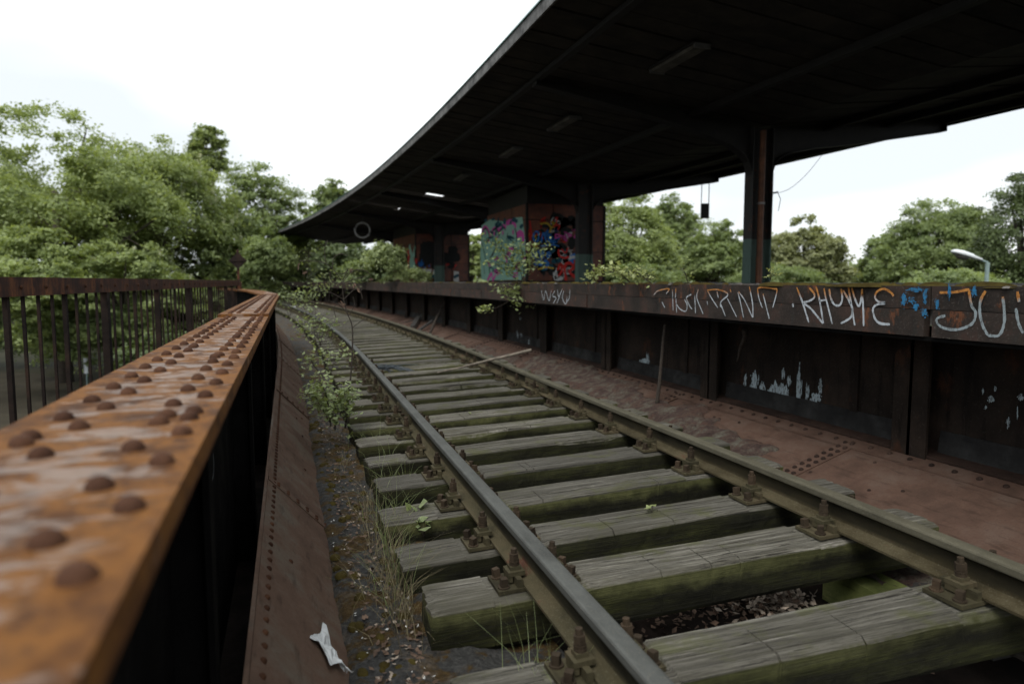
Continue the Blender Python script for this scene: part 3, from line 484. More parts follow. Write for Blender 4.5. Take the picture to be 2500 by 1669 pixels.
while y[0] < 47: y = (y[0] + .585, y[1] + .59); SY.append(y)
ORD = ['first', 'second', 'third', 'fourth', 'fifth', 'sixth', 'seventh', 'eighth', 'ninth', 'tenth', 'eleventh', 'twelfth', 'thirteenth', 'fourteenth', 'fifteenth', 'sixteenth', 'seventeenth', 'eighteenth', 'nineteenth', 'twentieth', 'twenty-first', 'twenty-second', 'twenty-third', 'twenty-fourth', 'twenty-fifth', 'twenty-sixth', 'twenty-seventh', 'twenty-eighth', 'twenty-ninth', 'thirtieth']
SPEC = {0: 'grey timber sleeper cut by the bottom edge, nearest of all', 1: 'pale sleeper behind the leaf pile, thick green left end at bottom', 2: 'dark grey sleeper just beyond the pale thick-ended one, green sprig beside its left end'}
far_me = [sleeper_mesh(100 + i, True) for i in range(5)]
def smooth_sleeper(i): return sleeper_mesh(20 + i)
for i, (ya, yb) in enumerate(SY):
    off = trk((ya + yb) / 2) + random.uniform(-.02, .02); cx = (RL + RR_) / 2 + .016; yc = (ya + yb) / 2; az = math.atan2(yb - ya, 1.505)
    if i > 12: az = ang(yc) + random.uniform(-.012, .012); ycc = ya
    lab = SPEC.get(i) or ('%s mossy sleeper counted from the bottom of the photo up the track' % ORD[i] if i < 30 else 'far narrow sleeper beyond the thirtieth, where the track bends between saplings')
    t = thing('railway_sleeper', (cx + off, yc, CANT * (cx + off)), lab, 'sleeper', 'sleepers under the track', world=False); t.rotation_euler = (0, -math.atan(CANT), az)
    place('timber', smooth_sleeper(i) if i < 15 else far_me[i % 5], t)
    for px in PLX:
        pl = place('chair_plate', CH if i < 15 else CHFAR, t, (px, 0, -.001), (0, 0, -az))
        if i < 15:
            for sg in (-1, 1):
                place('clamp', CLAMP, pl, (sg * .083, 0, .055), (0, 0, 0 if sg < 0 else math.pi)); place('clamp_nut', NUT, pl, (sg * .081, 0, .075), (random.uniform(-.06, .06), random.uniform(-.06, .06), random.random()))
                for dy in (-.048, .048): place('coach_screw', SCREW, pl, (sg * .143, dy, .015), (random.uniform(-.1, .1), random.uniform(-.1, .1), random.random()))
# longitudinal timber under the right rail, with the dark beam beside it
p = onz(2150, 1425, -.17); t = MB(); t.box((p.x, p.y, -.255), (.2, .5, .17)); tag(t.build('packing_timber', M['greentimber'], org=(p.x, p.y, -.34)), 'short green algae covered timber lying under the right rail between sleepers', 'timber')
t = MB(); t.box((p.x + .26, p.y + .02, -.27), (.2, .9, .14)); tag(t.build('packing_beam', M['greytimber'], org=(p.x + .26, p.y, -.34)), 'dark beam under the right rail beside the green timber', 'timber')

# ------------------------------------------------------------------ platform and its wall
PX, PZ = 3.2, 1.212
plat = thing('railway_platform', (PX, 0, PZ), 'long island platform with graffiti covered rusty steel edge above the track', 'platform')
def prun(name, prof, m, ss, par=plat): g = MB(); g.sweep(prof, [(crv(s), s, 0, ang(s)) for s in ss]); return g.build(name, m, par)
PS = [-1 + 1.5 * i for i in range(43)]
prun('platform_slab', [(PX + .03, PZ - .2), (12.3, PZ - .2), (12.3, PZ), (PX + .03, PZ)], M['top'], PS)
js = [onx(2271, 770, PX).y, onx(1436, 700, PX).y]; dj = js[1] - js[0]; jj = [js[0] - dj]; s = js[0]
while s < 58: jj.append(s); s += dj / (1 if s < js[0] + .1 else 2)
for i in range(len(jj) - 1):
    a, b = jj[i] + .004, jj[i + 1] - .004; mid = (a + b) / 2
    prun('edge_plate', [(PX, PZ - .117), (PX + .03, PZ - .117), (PX + .03, PZ + .004), (PX - .002, PZ + .004)], M['face'], [a, mid, b])
    prun('edge_plate', [(PX - .012, PZ - .262), (PX + .03, PZ - .262), (PX + .03, PZ - .121), (PX - .012, PZ - .121)], M['face'], [a + .02, mid, b - .02])
prun('soffit', [(PX + .005, PZ - .285), (4.0, PZ - .285), (4.0, PZ - .262), (PX + .005, PZ - .262)], M['web'], PS)
wall = thing('platform_wall', (3.8, 0, .1), 'dark steel wall with vertical stiffeners below the platform edge', 'wall')
ribs = [1.08 + 2.15 * k for k in range(27)]
for i in range(len(ribs) - 1):
    a, b = ribs[i], ribs[i + 1]; g = MB(); g.sweep([(3.8, .12), (3.83, .12), (3.83, PZ - .28), (3.8, PZ - .28)], [(crv(s), s, 0, ang(s)) for s in (a + .003, (a + b) / 2, b - .003)]); g.build('wall_panel', M['wall'], wall)
    g = MB(); g.box((3.74 + crv(a), a, .53), (.12, .022, .8), ang(a)); g.box((3.69 + crv(a), a, .53), (.02, .25, .8), ang(a)); g.build('stiffener', M['wall'], wall)
    g = MB(); g.sweep([(3.77, .17), (3.798, .17), (3.798, .33), (3.79, .33)], [(crv(s), s, 0, ang(s)) for s in (a + .13, (a + b) / 2, b - .13)]); g.build('base_angle', M['wbase'], wall)
    if a < 16:
        c = a + .55; g = MB(); g.box((3.79 + crv(c), c, .6), (.016, .07, .55), ang(c)); g.build('rib_plate', M['wall'], wall)
prun('toe_angle', [(3.69, .165), (3.80, .165), (3.80, .2), (3.69, .18)], M['darkrust'], PS, wall)
# moss line and chips along the platform edge
g = MB()
for k in range(230):
    s = 1.8 + 26 * random.random() ** 1.5; r = random.uniform(.015, .1); g.dome((PX + .03 + random.uniform(-.01, .16) + crv(s), s, PZ - .004), r, random.uniform(.008, .034), 9, 3, Matrix(((.6, 0, 0), (0, random.uniform(1, 2.2), 0), (0, 0, 1))))
tag(g.build('moss', M['moss'], None, True), kind='stuff')
g = MB()
for k in range(420):
    s = 1.8 + 24 * random.random() ** 1.4; x = PX + random.uniform(.0, 1.2) ** 1.5; r = random.uniform(.006, .028); g.dome((x + crv(s), s, PZ - .004), r, r * random.uniform(.4, 1.0), 6, 2, Matrix.Rotation(random.random() * 3, 3, 'Z'))
tag(g.build('platform_grit', M['top']), kind='stuff')

# writing on the platform edge, traced where it stands
def gx(ox, oy, sc, pts, x): return [onx(ox + a / sc, oy + b / sc, x) for a, b in pts]
FN = Vector((-1, 0, 0))
A4 = (1700, 400, 2.936); A3 = (1300, 400, 2.936); A7 = (1900, 650, 3.915)
words = {'graffiti_right_word': (A7, .0135, 'large white letters J U fading to rust at the right end', [[(1545, 250), (1600, 250), (1700, 245), (1830, 220)], [(1825, 225), (1850, 370), (1890, 440), (1870, 530), (1800, 580), (1700, 605), (1590, 590), (1530, 550), (1520, 500), (1600, 470)], [(1985, 235), (1940, 320), (1930, 440), (1960, 570), (2010, 660)], [(2010, 660), (2110, 660), (2160, 560), (2165, 440), (2150, 290)], [(2290, 240), (2305, 340)], [(2275, 400), (2300, 540), (2345, 640)]]),
 'graffiti_rhyme': (A7, .0135, 'white sprayed word RHYME with rusted tops', [[(180, 200), (235, 345), (295, 535)], [(300, 205), (345, 260), (345, 300), (300, 330), (240, 345)], [(240, 350), (310, 400), (370, 470), (430, 545)], [(365, 195), (395, 310), (435, 545)], [(440, 210), (460, 310), (520, 550)], [(395, 330), (460, 320)], [(490, 215), (505, 300), (540, 365), (590, 370), (615, 310), (605, 215)], [(625, 230), (680, 330), (710, 400), (700, 480), (650, 520), (600, 545)], [(675, 200), (690, 300), (735, 565)], [(705, 205), (740, 320), (775, 380), (800, 290), (805, 215)], [(805, 260), (815, 400), (820, 570)], [(1105, 285), (1080, 250), (1010, 215), (945, 245), (930, 300), (965, 340), (1025, 350)], [(1025, 345), (990, 352), (960, 345)], [(1025, 355), (960, 360), (915, 390), (910, 440), (935, 510), (980, 545), (1070, 555)], [(142, 355), (146, 390)]]),
 'graffiti_rin': (A4, .010, 'thin white sprayed letters between the two words', [[(80, 905), (110, 960), (155, 1030)], [(80, 905), (150, 900), (215, 920), (225, 945), (180, 985), (175, 1025)], [(150, 915), (160, 960)], [(175, 1000), (210, 1090)], [(225, 965), (290, 1095)], [(300, 920), (320, 1000), (340, 1100)], [(305, 915), (350, 980), (405, 1100)], [(382, 880), (405, 1000), (408, 1100)], [(440, 890), (450, 960), (475, 1030)], [(440, 890), (480, 885), (560, 895), (580, 910), (550, 1030)], [(480, 930), (500, 1010), (525, 1110)], [(80, 985), (82, 1010)], [(245, 900), (250, 920)]]),
 'graffiti_uck': (A3, .010, 'faded rusty and white letters UCK', [[(1030, 965), (1035, 1065)], [(1030, 1000), (1060, 1040), (1100, 1055), (1110, 1010), (1090, 970)], [(1140, 935), (1105, 960), (1130, 1020), (1145, 1040)], [(1165, 940), (1170, 1070)], [(1190, 900), (1180, 960), (1225, 1075)], [(870, 940), (900, 910), (980, 895), (960, 930)], [(930, 990), (950, 1030)], [(1005, 900), (1010, 1050)], [(1030, 890), (1025, 960)]]),
 'graffiti_small_tag': (A3, .011, 'small white zigzag tag left of the letters', [[(65, 905), (80, 975), (95, 910), (120, 980), (135, 905)], [(160, 910), (145, 945), (170, 960), (150, 1000)], [(180, 900), (190, 950), (215, 895)], [(195, 950), (175, 1000)], [(225, 910), (215, 960), (240, 1005), (250, 950)], [(270, 900), (265, 960), (245, 990)]])}
for nm, (ref, wd, lab, st) in words.items():
    g = MB()
    for q in st: ribbon(g, gx(*ref, q, PX - .012), wd, FN, .002)
    o = g.build('graffiti', M['gw2' if 'J U' in lab else 'gw'], plat); o['label'] = lab
def spatter(mb, ref, x, a, b, wa, wb, nrm, n, off=.0025, drip=0.0):
    for k in range(n):
        q = (random.gauss(0, .42), random.gauss(0, .42)); c = gx(*ref, [(a + q[0] * wa, b + q[1] * wb)], x)[0]; kk = c.length / FPX / ref[2]; r = random.uniform(.05, .3) * math.exp(-(q[0] ** 2 + q[1] ** 2)) + .03
        blob(mb, c, max(wa, 10) * r * kk * 1.2, max(wb, 10) * r * kk * (1 + drip * random.random()), nrm, off + .00006 * k, jag=.45, n=9)
g = MB()
for a, b, wa, wb in ((1205, 310, 22, 60), (1320, 225, 75, 22), (1410, 290, 18, 70), (1400, 440, 25, 45), (1270, 320, 30, 30), (1320, 375, 24, 40), (1880, 240, 22, 45), (1640, 240, 14, 60), (1520, 350, 22, 50)): spatter(g, A7, PX - .012, a, b, wa * 1.35, wb * 1.3, FN, 34)
o = tag(g.build('graffiti', M['gblue'], plat), kind='stuff'); o['label'] = 'blue sprayed patches beside the white word'
g = MB(); C3 = (1400, 900, 3.356)
for a, b, wa, wb in ((1410, 95, 14, 36), (1490, 120, 30, 70), (1465, 230, 15, 36), (1555, 180, 22, 60), (1660, 190, 44, 60), (1715, 210, 40, 70), (1850, 170, 18, 130), (1600, 285, 34, 40), (1740, 330, 26, 30), (1860, 320, 20, 45), (600, 35, 55, 26), (1985, 240, 40, 30), (1770, 100, 16, 30), (2025, 150, 12, 50), (520, 20, 14, 24), (590, -55, 50, 26), (610, -90, 12, 40), (1720, 40, 12, 34), (1920, 190, 14, 60)): spatter(g, C3, 3.798, a, b, wa * 1.4, wb * 1.35, FN, 38, drip=1.5)
for a, b, wa, wb in ((2320, 1250, 30, 40), (2040, 1270, 44, 30), (2200, 1490, 18, 50), (2080, 1170, 14, 30), (1985, 1350, 16, 20), (1960, 1190, 10, 30), (2290, 1400, 10, 60)): spatter(g, A7, 3.798, a, b, wa, wb, FN, 22, drip=1.2)
for a, b, wa, wb in ((1970, 960, 8, 16), (1950, 1075, 9, 36), (2030, 1130, 8, 34), (1975, 1080, 6, 20)): spatter(g, (600, 450, 2.936), 3.77, a, b, wa * 1.4, wb, FN, 14, drip=1.5)
o = tag(g.build('paint_splash', M['gwall'], wall), kind='stuff'); o['label'] = 'pale blue white paint splashes on the dark wall'

# ------------------------------------------------------------------ canopy
CE, CC, CR = 2.95, 7.7, 12.42; ZE, ZV = EYE + 3.13, EYE + 2.6
can = thing('platform_canopy', (CC, 0, 3.8), 'huge dark butterfly canopy roof sweeping over the platform', 'canopy')
S0, S1 = -2.5, 48.0; BW = .36; nb = int((S1 - S0) / BW)
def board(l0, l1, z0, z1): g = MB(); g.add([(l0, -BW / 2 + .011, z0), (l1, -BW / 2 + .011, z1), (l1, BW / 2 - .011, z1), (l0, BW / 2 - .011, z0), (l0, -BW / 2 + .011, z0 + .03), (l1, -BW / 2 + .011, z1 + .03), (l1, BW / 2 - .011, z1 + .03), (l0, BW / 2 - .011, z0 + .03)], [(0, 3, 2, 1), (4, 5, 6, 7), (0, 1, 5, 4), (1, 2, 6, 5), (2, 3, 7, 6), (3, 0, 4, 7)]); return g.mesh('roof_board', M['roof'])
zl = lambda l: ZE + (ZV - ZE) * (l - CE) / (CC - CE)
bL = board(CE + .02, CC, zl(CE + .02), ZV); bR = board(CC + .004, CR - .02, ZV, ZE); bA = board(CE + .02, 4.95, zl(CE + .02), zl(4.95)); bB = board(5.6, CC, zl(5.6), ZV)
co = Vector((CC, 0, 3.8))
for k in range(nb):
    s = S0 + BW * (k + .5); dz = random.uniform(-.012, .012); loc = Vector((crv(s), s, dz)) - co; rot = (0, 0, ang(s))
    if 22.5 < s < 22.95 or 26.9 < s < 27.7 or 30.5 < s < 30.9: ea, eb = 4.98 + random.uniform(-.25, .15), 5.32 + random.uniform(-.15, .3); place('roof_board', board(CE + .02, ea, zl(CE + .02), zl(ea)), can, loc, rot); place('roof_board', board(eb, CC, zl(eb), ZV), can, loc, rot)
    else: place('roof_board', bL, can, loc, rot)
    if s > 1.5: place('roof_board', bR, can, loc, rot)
g = MB()
HOLE = [S0, 22.3, 23.2, 26.5, 28.0, S1]
for a, b in ((S0, 22.3), (23.2, 26.5), (28.0, S1)):
    ss = [a + (b - a) * k / 8 for k in range(9)]; g.sweep([(CE, ZE + .06), (CC, ZV + .06), (CR, ZE + .06), (CR, ZE + .1), (CC, ZV + .1), (CE, ZE + .1)], [(crv(s), s, 0, ang(s)) for s in ss])
g.build('roof_skin', M['black'], can)
CS = [S0 + (S1 - S0) * k / 36 for k in range(37)]
def crun(name, prof, m): g = MB(); g.sweep(prof, [(crv(s), s, 0, ang(s)) for s in CS]); return g.build(name, m, can)
crun('fascia', [(CE - .03, ZE - .02), (CE, ZE - .02), (CE, ZE + .13), (CE - .03, ZE + .13)], M['fascia']); crun('roof_edge', [(CE - .05, ZE + .13), (CE + .1, ZE + .13), (CE + .1, ZE + .145), (CE - .05, ZE + .145)], M['teal'])
crun('fascia', [(CR, ZE - .09), (CR + .03, ZE - .09), (CR + .03, ZE + .16), (CR, ZE + .16)], M['beam'])
for l, h in ((3.65, .07), (6.35, .1), (9.05, .12), (10.4, .12), (11.75, .13)):
    zz = ZE + (ZV - ZE) * (l - CE) / (CC - CE) if l < CC else ZE + (ZV - ZE) * (CR - l) / (CR - CC); crun('purlin', [(l - .05, zz - h), (l + .05, zz - h), (l + .05, zz - .003), (l - .05, zz - .003)], M['beam'])
# columns with their tapered arms
def arm_poly(sg, cx): 
    pts = [(.22, -1.0), (.22, 1.85 - 1.0 + .0), (.24, .95), (.36, 1.1), (.62, 1.27), (1.08, 1.4), (2.0, 1.6), (4.05, 1.93)]
    return pts
colset = [9.93, 16.83, 23.7, 30.6, 37.5]
names = ['nearest tall canopy column with orange pipe, standing against the sky', 'canopy column in front of the nearer graffiti kiosk', 'canopy column hidden behind the nearer graffiti kiosk', 'canopy column in front of the farther graffiti kiosk', 'farthest canopy column in the dark']
for ci, cy in enumerate(colset):
    cx = CC + crv(cy); t = thing('canopy_column', (cx, cy, PZ), names[ci], 'column', 'canopy columns'); rz = ang(cy)
    g = MB()
    for sg in (-1, 1): g.box((cx + sg * .2, cy, PZ + 1.3), (.022, .21, 2.6))
    g.box((cx, cy, PZ + 1.3), (.385, .018, 2.6)); g.build('shaft', M['col'], t)
    for sg in (-1, 1):
        low = [(.2, 1.62), (.215, 1.85), (.27, 2.0), (.38, 2.12), (.62, 2.25), (1.08, 2.38), (2.0, 2.58), (3.0, 2.76), (4.08, 2.92)] if sg < 0 else [(.2, 1.62), (.215, 1.85), (.27, 2.0), (.38, 2.1), (.62, 2.2), (1.08, 2.3), (2.0, 2.43), (2.8, 2.57), (4.08, 2.79)]; up = [(4.08, zl(CC - 4.08) - EYE - .004), (.2, zl(CC - .2) - EYE - .004)]
        g = MB(); g.prism([(cx + sg * a, cy - .012, EYE + b) for a, b in low + up], (0, .024, 0)); 
        for q in range(len(low) - 1):
            (a0, b0), (a1, b1) = low[q], low[q + 1]; g.add([(cx + sg * a0, cy - .09, EYE + b0), (cx + sg * a1, cy - .09, EYE + b1), (cx + sg * a1, cy + .09, EYE + b1), (cx + sg * a0, cy + .09, EYE + b0), (cx + sg * a0, cy - .09, EYE + b0 + .018), (cx + sg * a1, cy - .09, EYE + b1 + .018), (cx + sg * a1, cy + .09, EYE + b1 + .018), (cx + sg * a0, cy + .09, EYE + b0 + .018)], [(0, 1, 2, 3), (7, 6, 5, 4), (0, 4, 5, 1), (3, 2, 6, 7)])
        hb = 2.92 if sg < 0 else 2.79; g.box((cx + sg * 4.07, cy, (EYE + hb + zl(CC - 4.08)) / 2), (.02, .18, zl(CC - 4.08) - EYE - hb)); g.build('arm', M['beam'], t)
    if ci == 0:
        g = MB(); g.cyl((cx - .02, cy - .1, PZ + .45), .05, 2.1, 12); g.cyl((cx - .02, cy - .1, PZ), .055, .46, 12); g.build('downpipe', M['pipe'], t)
        g = MB(); g.cyl((cx - .02, cy - .1, EYE + 1.3), .062, .035, 12); g.build('pipe_clip', M['ring'], t)
        g = MB(); g.tube([(cx + .2, cy - .1, EYE + 1.5), (cx + .3, cy - .12, EYE + 1.52)], .012, 6); g.tube([(cx + .3, cy - .12, EYE + 1.5), (cx + .36, cy - .12, EYE + 1.4), (cx + .32, cy - .12, EYE + 1.2)], .006, 5); g.build('cable_bracket', M['black'], t)
        g = MB()
        for k in range(12): g.dome((cx - .212, cy - .07 + .14 * (k % 2), PZ + .05 + .055 * k), .014, .01, 7, 2, Matrix.Rotation(R(-90), 3, 'Y'))
        tag(g.build('rivets', M['col'], t, True), kind='stuff')
# lamps under the roof
for (px, py), lab in (((1656, 165), 'largest fluorescent lamp casing under the dark roof'), ((1378, 326), 'second lamp casing under the roof from the near end'), ((1255, 388), 'third lamp casing under the roof from the near end'), ((1147, 446), 'farthest small lamp casing under the roof')):
    p = onx(px, py, 4.9); p.x += crv(p.y); zr = zl(p.x - crv(p.y)); t = thing('ceiling_lamp', (p.x, p.y, zr - .02), lab, 'ceiling lamp', 'lamps under the canopy'); L = 1.05
    g = MB(); g.prism([(p.x - .11, p.y - L / 2, zr - .03), (p.x - .08, p.y - L / 2, zr - .065), (p.x + .08, p.y - L / 2, zr - .075), (p.x + .11, p.y - L / 2, zr - .04)], (0, L, 0)); g.build('diffuser', M['lampw'], t)
    for dy in (-L / 2 - .02, L / 2 + .002):
        g = MB(); g.box((p.x, p.y + dy + .008, zr - .05), (.23, .02, .06)); g.build('end_cap', M['grey'], t)
    g = MB(); g.box((p.x, p.y, zr - .02), (.26, L + .04, .03)); g.build('casing', M['beam'], t)
# ring of the old clock, hanging sign, loose cable
D = 31.0; c = far(888.8, D, hgt(564, D)); t = thing('clock_ring', c, 'empty round clock ring hanging under the far roof', 'clock')
g = MB(); xx = Vector((math.cos(YAW - .1), -math.sin(YAW - .1), 0)); g.tube([c + xx * math.cos(k * .2618) * .33 + Vector((0, 0, math.sin(k * .2618) * .33)) for k in range(25)], .045, 6, False); g.build('rim', M['ring'], t)
g = MB(); g.cyl(c + Vector((0, 0, .33)), .025, .55, 6); g.build('hanger', M['beam'], t)
sp = ony(1721, 515, 16.9); t = thing('hanging_sign', sp, 'small black sign box hanging on two rods under the far roof edge', 'sign'); xx = Vector((math.cos(YAW), -math.sin(YAW), 0))
g = MB(); g.box(sp, (.23, .06, .42), -YAW); g.build('box', M['black'], t)
for sg in (-1, 1): g = MB(); g.cyl(sp + xx * sg * .105 + Vector((0, 0, .21)), .011, .72, 6); g.build('rod', M['black'], t)
a = ony(1887, 474, 9.9); b = ony(2012, 372, 9.0); g = MB(); P = smooth_line([a, a.lerp(b, .35) + Vector((0, 0, -.14)), a.lerp(b, .7) + Vector((0, 0, -.12)), b]); g.tube(P, .004, 4); tag(g.build('loose_cable', M['grey'], org=a), 'thin loose cable sagging from the nearest column to the roof', 'cable')

# ------------------------------------------------------------------ kiosks on the platform
def kiosk(x0, x1, y0, y1, rz, lab, label_key):
    o = Vector((x0, y0, PZ)); t = thing('platform_kiosk', o, lab, 'kiosk', 'graffiti kiosks on the platform'); H = 2.17; m3 = Matrix.Rotation(rz, 3, 'Z'); T = lambda x, y, z: o + m3 @ Vector((x, y, z)); W, D_ = x1 - x0, y1 - y0
    def bx(a, b, c, d, e_, f, nm, m): g = MB(); q = [T(x, y, z) for x in (a, b) for y in (c, d) for z in (e_, f)]; g.add(q, [(0, 1, 3, 2), (4, 6, 7, 5), (0, 4, 5, 1), (2, 3, 7, 6), (0, 2, 6, 4), (1, 5, 7, 3)]); return g.build(nm, m, t)
    bx(.03, W - .03, .03, D_ - .03, 0, H + .5, 'core', M['beam'])
    npn = 3; pw = W / npn
    for k in range(npn):
        for z0, z1 in ((.05, .85), (.87, H - .45), (H - .42, H)): bx(k * pw + .02, (k + 1) * pw - .02, 0, .028, z0, z1, 'wall_panel', M['tile'])
    nd = max(3, int(D_ / 1.05)); pd = D_ / nd
    for k in range(nd):
        for z0, z1 in ((.05, H - .45), (H - .42, H)): bx(0, .028, k * pd + .02, (k + 1) * pd - .02, z0, z1, 'wall_panel', M['tile'])
    bx(W - .028, W, .03, D_, .05, H, 'wall_panel', M['tile']); bx(-.02, .05, -.02, .05, 0, H + .02, 'corner_post', M['beam']); bx(W - .05, W + .02, -.02, .05, 0, H + .02, 'corner_post', M['beam'])
    return t, T
k1, T1 = kiosk(6.34, 8.72, 18.0, 21.9, 0, 'nearer kiosk with mint and pink graffiti on its track side', 1)
k2, T2 = kiosk(5.58, 8.15, 31.0, 35.6, R(4), 'farther kiosk half hidden by the bush, white and teal graffiti', 2)
def kpaint(t, jobs, nrm, off, fn):
    for m, kind, data in jobs:
        g = MB()
        for d in data:
            if kind == 'poly': h_ = MB(); h_.add([fn(*q) + Vector(nrm) * off for q in d], [tuple(range(len(d)))]); h_.build('graffiti', M[m], t)
            elif kind == 'blob': c = fn(d[0], d[1]); k = d[4] if len(d) > 4 else .0; sc = c.length / FPX / 6.525; u = Vector((0, 1, 0)) if abs(nrm[0]) > .5 else Vector((1, 0, 0)); blob(g, c, d[2] * sc * (1.9 if abs(nrm[0]) > .5 else 1.1), d[3] * sc, nrm, off, u, .2)
            else: ribbon(g, [fn(*q) for q in d[1:]], d[0], nrm, off)
        if g.v: tag(g.build('graffiti', M[m], t), kind='stuff')
        off += .0015
K = lambda x: (lambda a, b: onx(1150 + a / 6.525, 470 + b / 6.525, x)); KY = lambda y: (lambda a, b: ony(1150 + a / 6.525, 470 + b / 6.525, y))
random.seed(91); RB = lambda n, x0, x1, y0, y1, r: [(random.uniform(x0, x1), random.uniform(y0, y1), random.uniform(.3, 1) * r, random.uniform(.3, 1) * r) for _ in range(n)]; SQ = lambda n, x0, x1, y0, y1, r, w_: [(w_,) + tuple((cx_ + random.uniform(-r, r), cy_ + random.uniform(-r, r)) for _ in range(5)) for cx_, cy_ in [(random.uniform(x0, x1), random.uniform(y0, y1)) for _ in range(n)]]
kpaint(k1, [('gmint', 'poly', [[(170, 520), (300, 430), (560, 470), (700, 400), (820, 390), (880, 880), (890, 1290), (820, 1390), (240, 1400), (165, 1380), (150, 1000)]]),
  ('gpink', 'line', [(.1, (165, 700), (180, 600), (230, 545), (280, 600), (300, 690), (280, 800)), (.1, (320, 700), (340, 600), (400, 560), (450, 600), (470, 560), (520, 520), (560, 560)), (.14, (560, 500), (620, 470), (680, 480), (720, 560)), (.2, (730, 680), (790, 650), (830, 700), (830, 820)), (.12, (870, 880), (880, 1000), (830, 1100)), (.12, (260, 1400), (330, 1290), (350, 1390), (400, 1300))]),
  ('gblk', 'line', [(.06, (170, 720), (195, 620), (235, 570), (280, 640), (290, 740), (240, 800)), (.06, (165, 780), (200, 900), (240, 1080)), (.06, (310, 720), (350, 610), (400, 580), (440, 640), (440, 720)), (.08, (385, 720), (385, 900), (310, 1040)), (.06, (450, 690), (470, 600), (530, 560), (550, 600)), (.06, (500, 740), (480, 900)), (.05, (630, 680), (620, 780)), (.05, (590, 640), (560, 800), (580, 960), (560, 1100)), (.06, (700, 560), (730, 680), (720, 800)), (.05, (420, 1080), (400, 1200), (470, 1240)), (.06, (200, 1120), (220, 1300)), (.1, (290, 1180), (300, 1290))]),
  ('gteal', 'blob', RB(12, 180, 840, 420, 560, 55)), ('gpink', 'line', SQ(8, 200, 840, 560, 1350, 60, .06)), ('gteal', 'line', SQ(7, 200, 840, 600, 1350, 70, .05)), ('gpink', 'blob', [(232, 640, 18, 42), (375, 650, 18, 40), (512, 640, 18, 40), (675, 630, 20, 48), (422, 720, 14, 40), (660, 920, 16, 70), (575, 1060, 24, 70), (680, 1340, 30, 14)])], (-1, 0, 0), .004, K(6.34))
kpaint(k1, [('gblk', 'blob', RB(40, 940, 1740, 400, 1300, 120)), ('gwht', 'line', SQ(6, 1280, 1700, 450, 900, 60, .03)), ('gred', 'line', SQ(7, 940, 1450, 430, 800, 70, .04)), ('gcob', 'line', SQ(7, 960, 1400, 560, 900, 60, .05)), ('gpink', 'line', SQ(5, 1300, 1720, 450, 850, 60, .04)), ('gteal', 'blob', RB(8, 960, 1700, 900, 1200, 60)), ('gyel', 'line', SQ(3, 960, 1350, 480, 1250, 50, .04)), ('gcob', 'blob', [(1010, 1000, 70, 70), (1100, 990, 70, 80), (1230, 990, 40, 60), (1080, 1120, 90, 50), (1190, 1150, 50, 80), (1640, 1040, 80, 80)]), ('gyel', 'line', [(.05, (1100, 500), (1200, 490), (1270, 560), (1240, 640)), (.06, (970, 830), (1040, 820), (1030, 880)), (.05, (1060, 1220), (1200, 1190), (1320, 1210))]),
  ('gcob', 'line', [(.05, (990, 640), (1000, 760), (1060, 770), (1070, 640), (1010, 620)), (.05, (1110, 800), (1150, 640), (1200, 800)), (.05, (1230, 660), (1240, 780), (1300, 700)), (.04, (1100, 850), (1300, 830), (1400, 860))]), ('gwht', 'line', SQ(9, 1380, 1690, 850, 1330, 70, .09)),
  ('gred', 'line', [(.07, (1370, 1240), (1430, 1130), (1440, 1240), (1390, 1330)), (.08, (1510, 1400), (1490, 1180), (1560, 1120), (1640, 1190), (1560, 1260), (1680, 1370)), (.06, (1390, 900), (1400, 1000), (1480, 1040), (1560, 1020)), (.06, (1640, 1070), (1660, 1190), (1720, 1130)), (.05, (1430, 900), (1500, 960), (1540, 880)), (.05, (930, 440), (950, 620), (930, 800)), (.04, (1300, 540), (1400, 520), (1380, 600))])], (0, -1, 0), .004, KY(18.0))
K2 = lambda a, b: (lambda q: q)(ony(930 + a / 9.79, 550 + b / 9.79, 31.0 + .0) ) + Vector((0, .17 * 0, 0))
def K2f(a, b):                       # end wall of the farther kiosk (turned by 4 degrees)
    r = ray(930 + a / 9.79, 550 + b / 9.79); n = Vector((math.sin(R(4)), -math.cos(R(4)), 0)); o = Vector((5.58, 31.0, 0)); q = Vector(r); tt = n.dot(o - Vector((0, 0, EYE))) / n.dot(q); return Vector((0, 0, EYE)) + q * tt
def K2s(a, b):
    r = ray(930 + a / 9.79, 550 + b / 9.79); n = Vector((-math.cos(R(4)), -math.sin(R(4)), 0)); o = Vector((5.58, 31.0, 0)); q = Vector(r); tt = n.dot(o - Vector((0, 0, EYE))) / n.dot(q); return Vector((0, 0, EYE)) + q * tt
NF = Vector((math.sin(R(4)), -math.cos(R(4)), 0)); NS = Vector((-math.cos(R(4)), -math.sin(R(4)), 0))
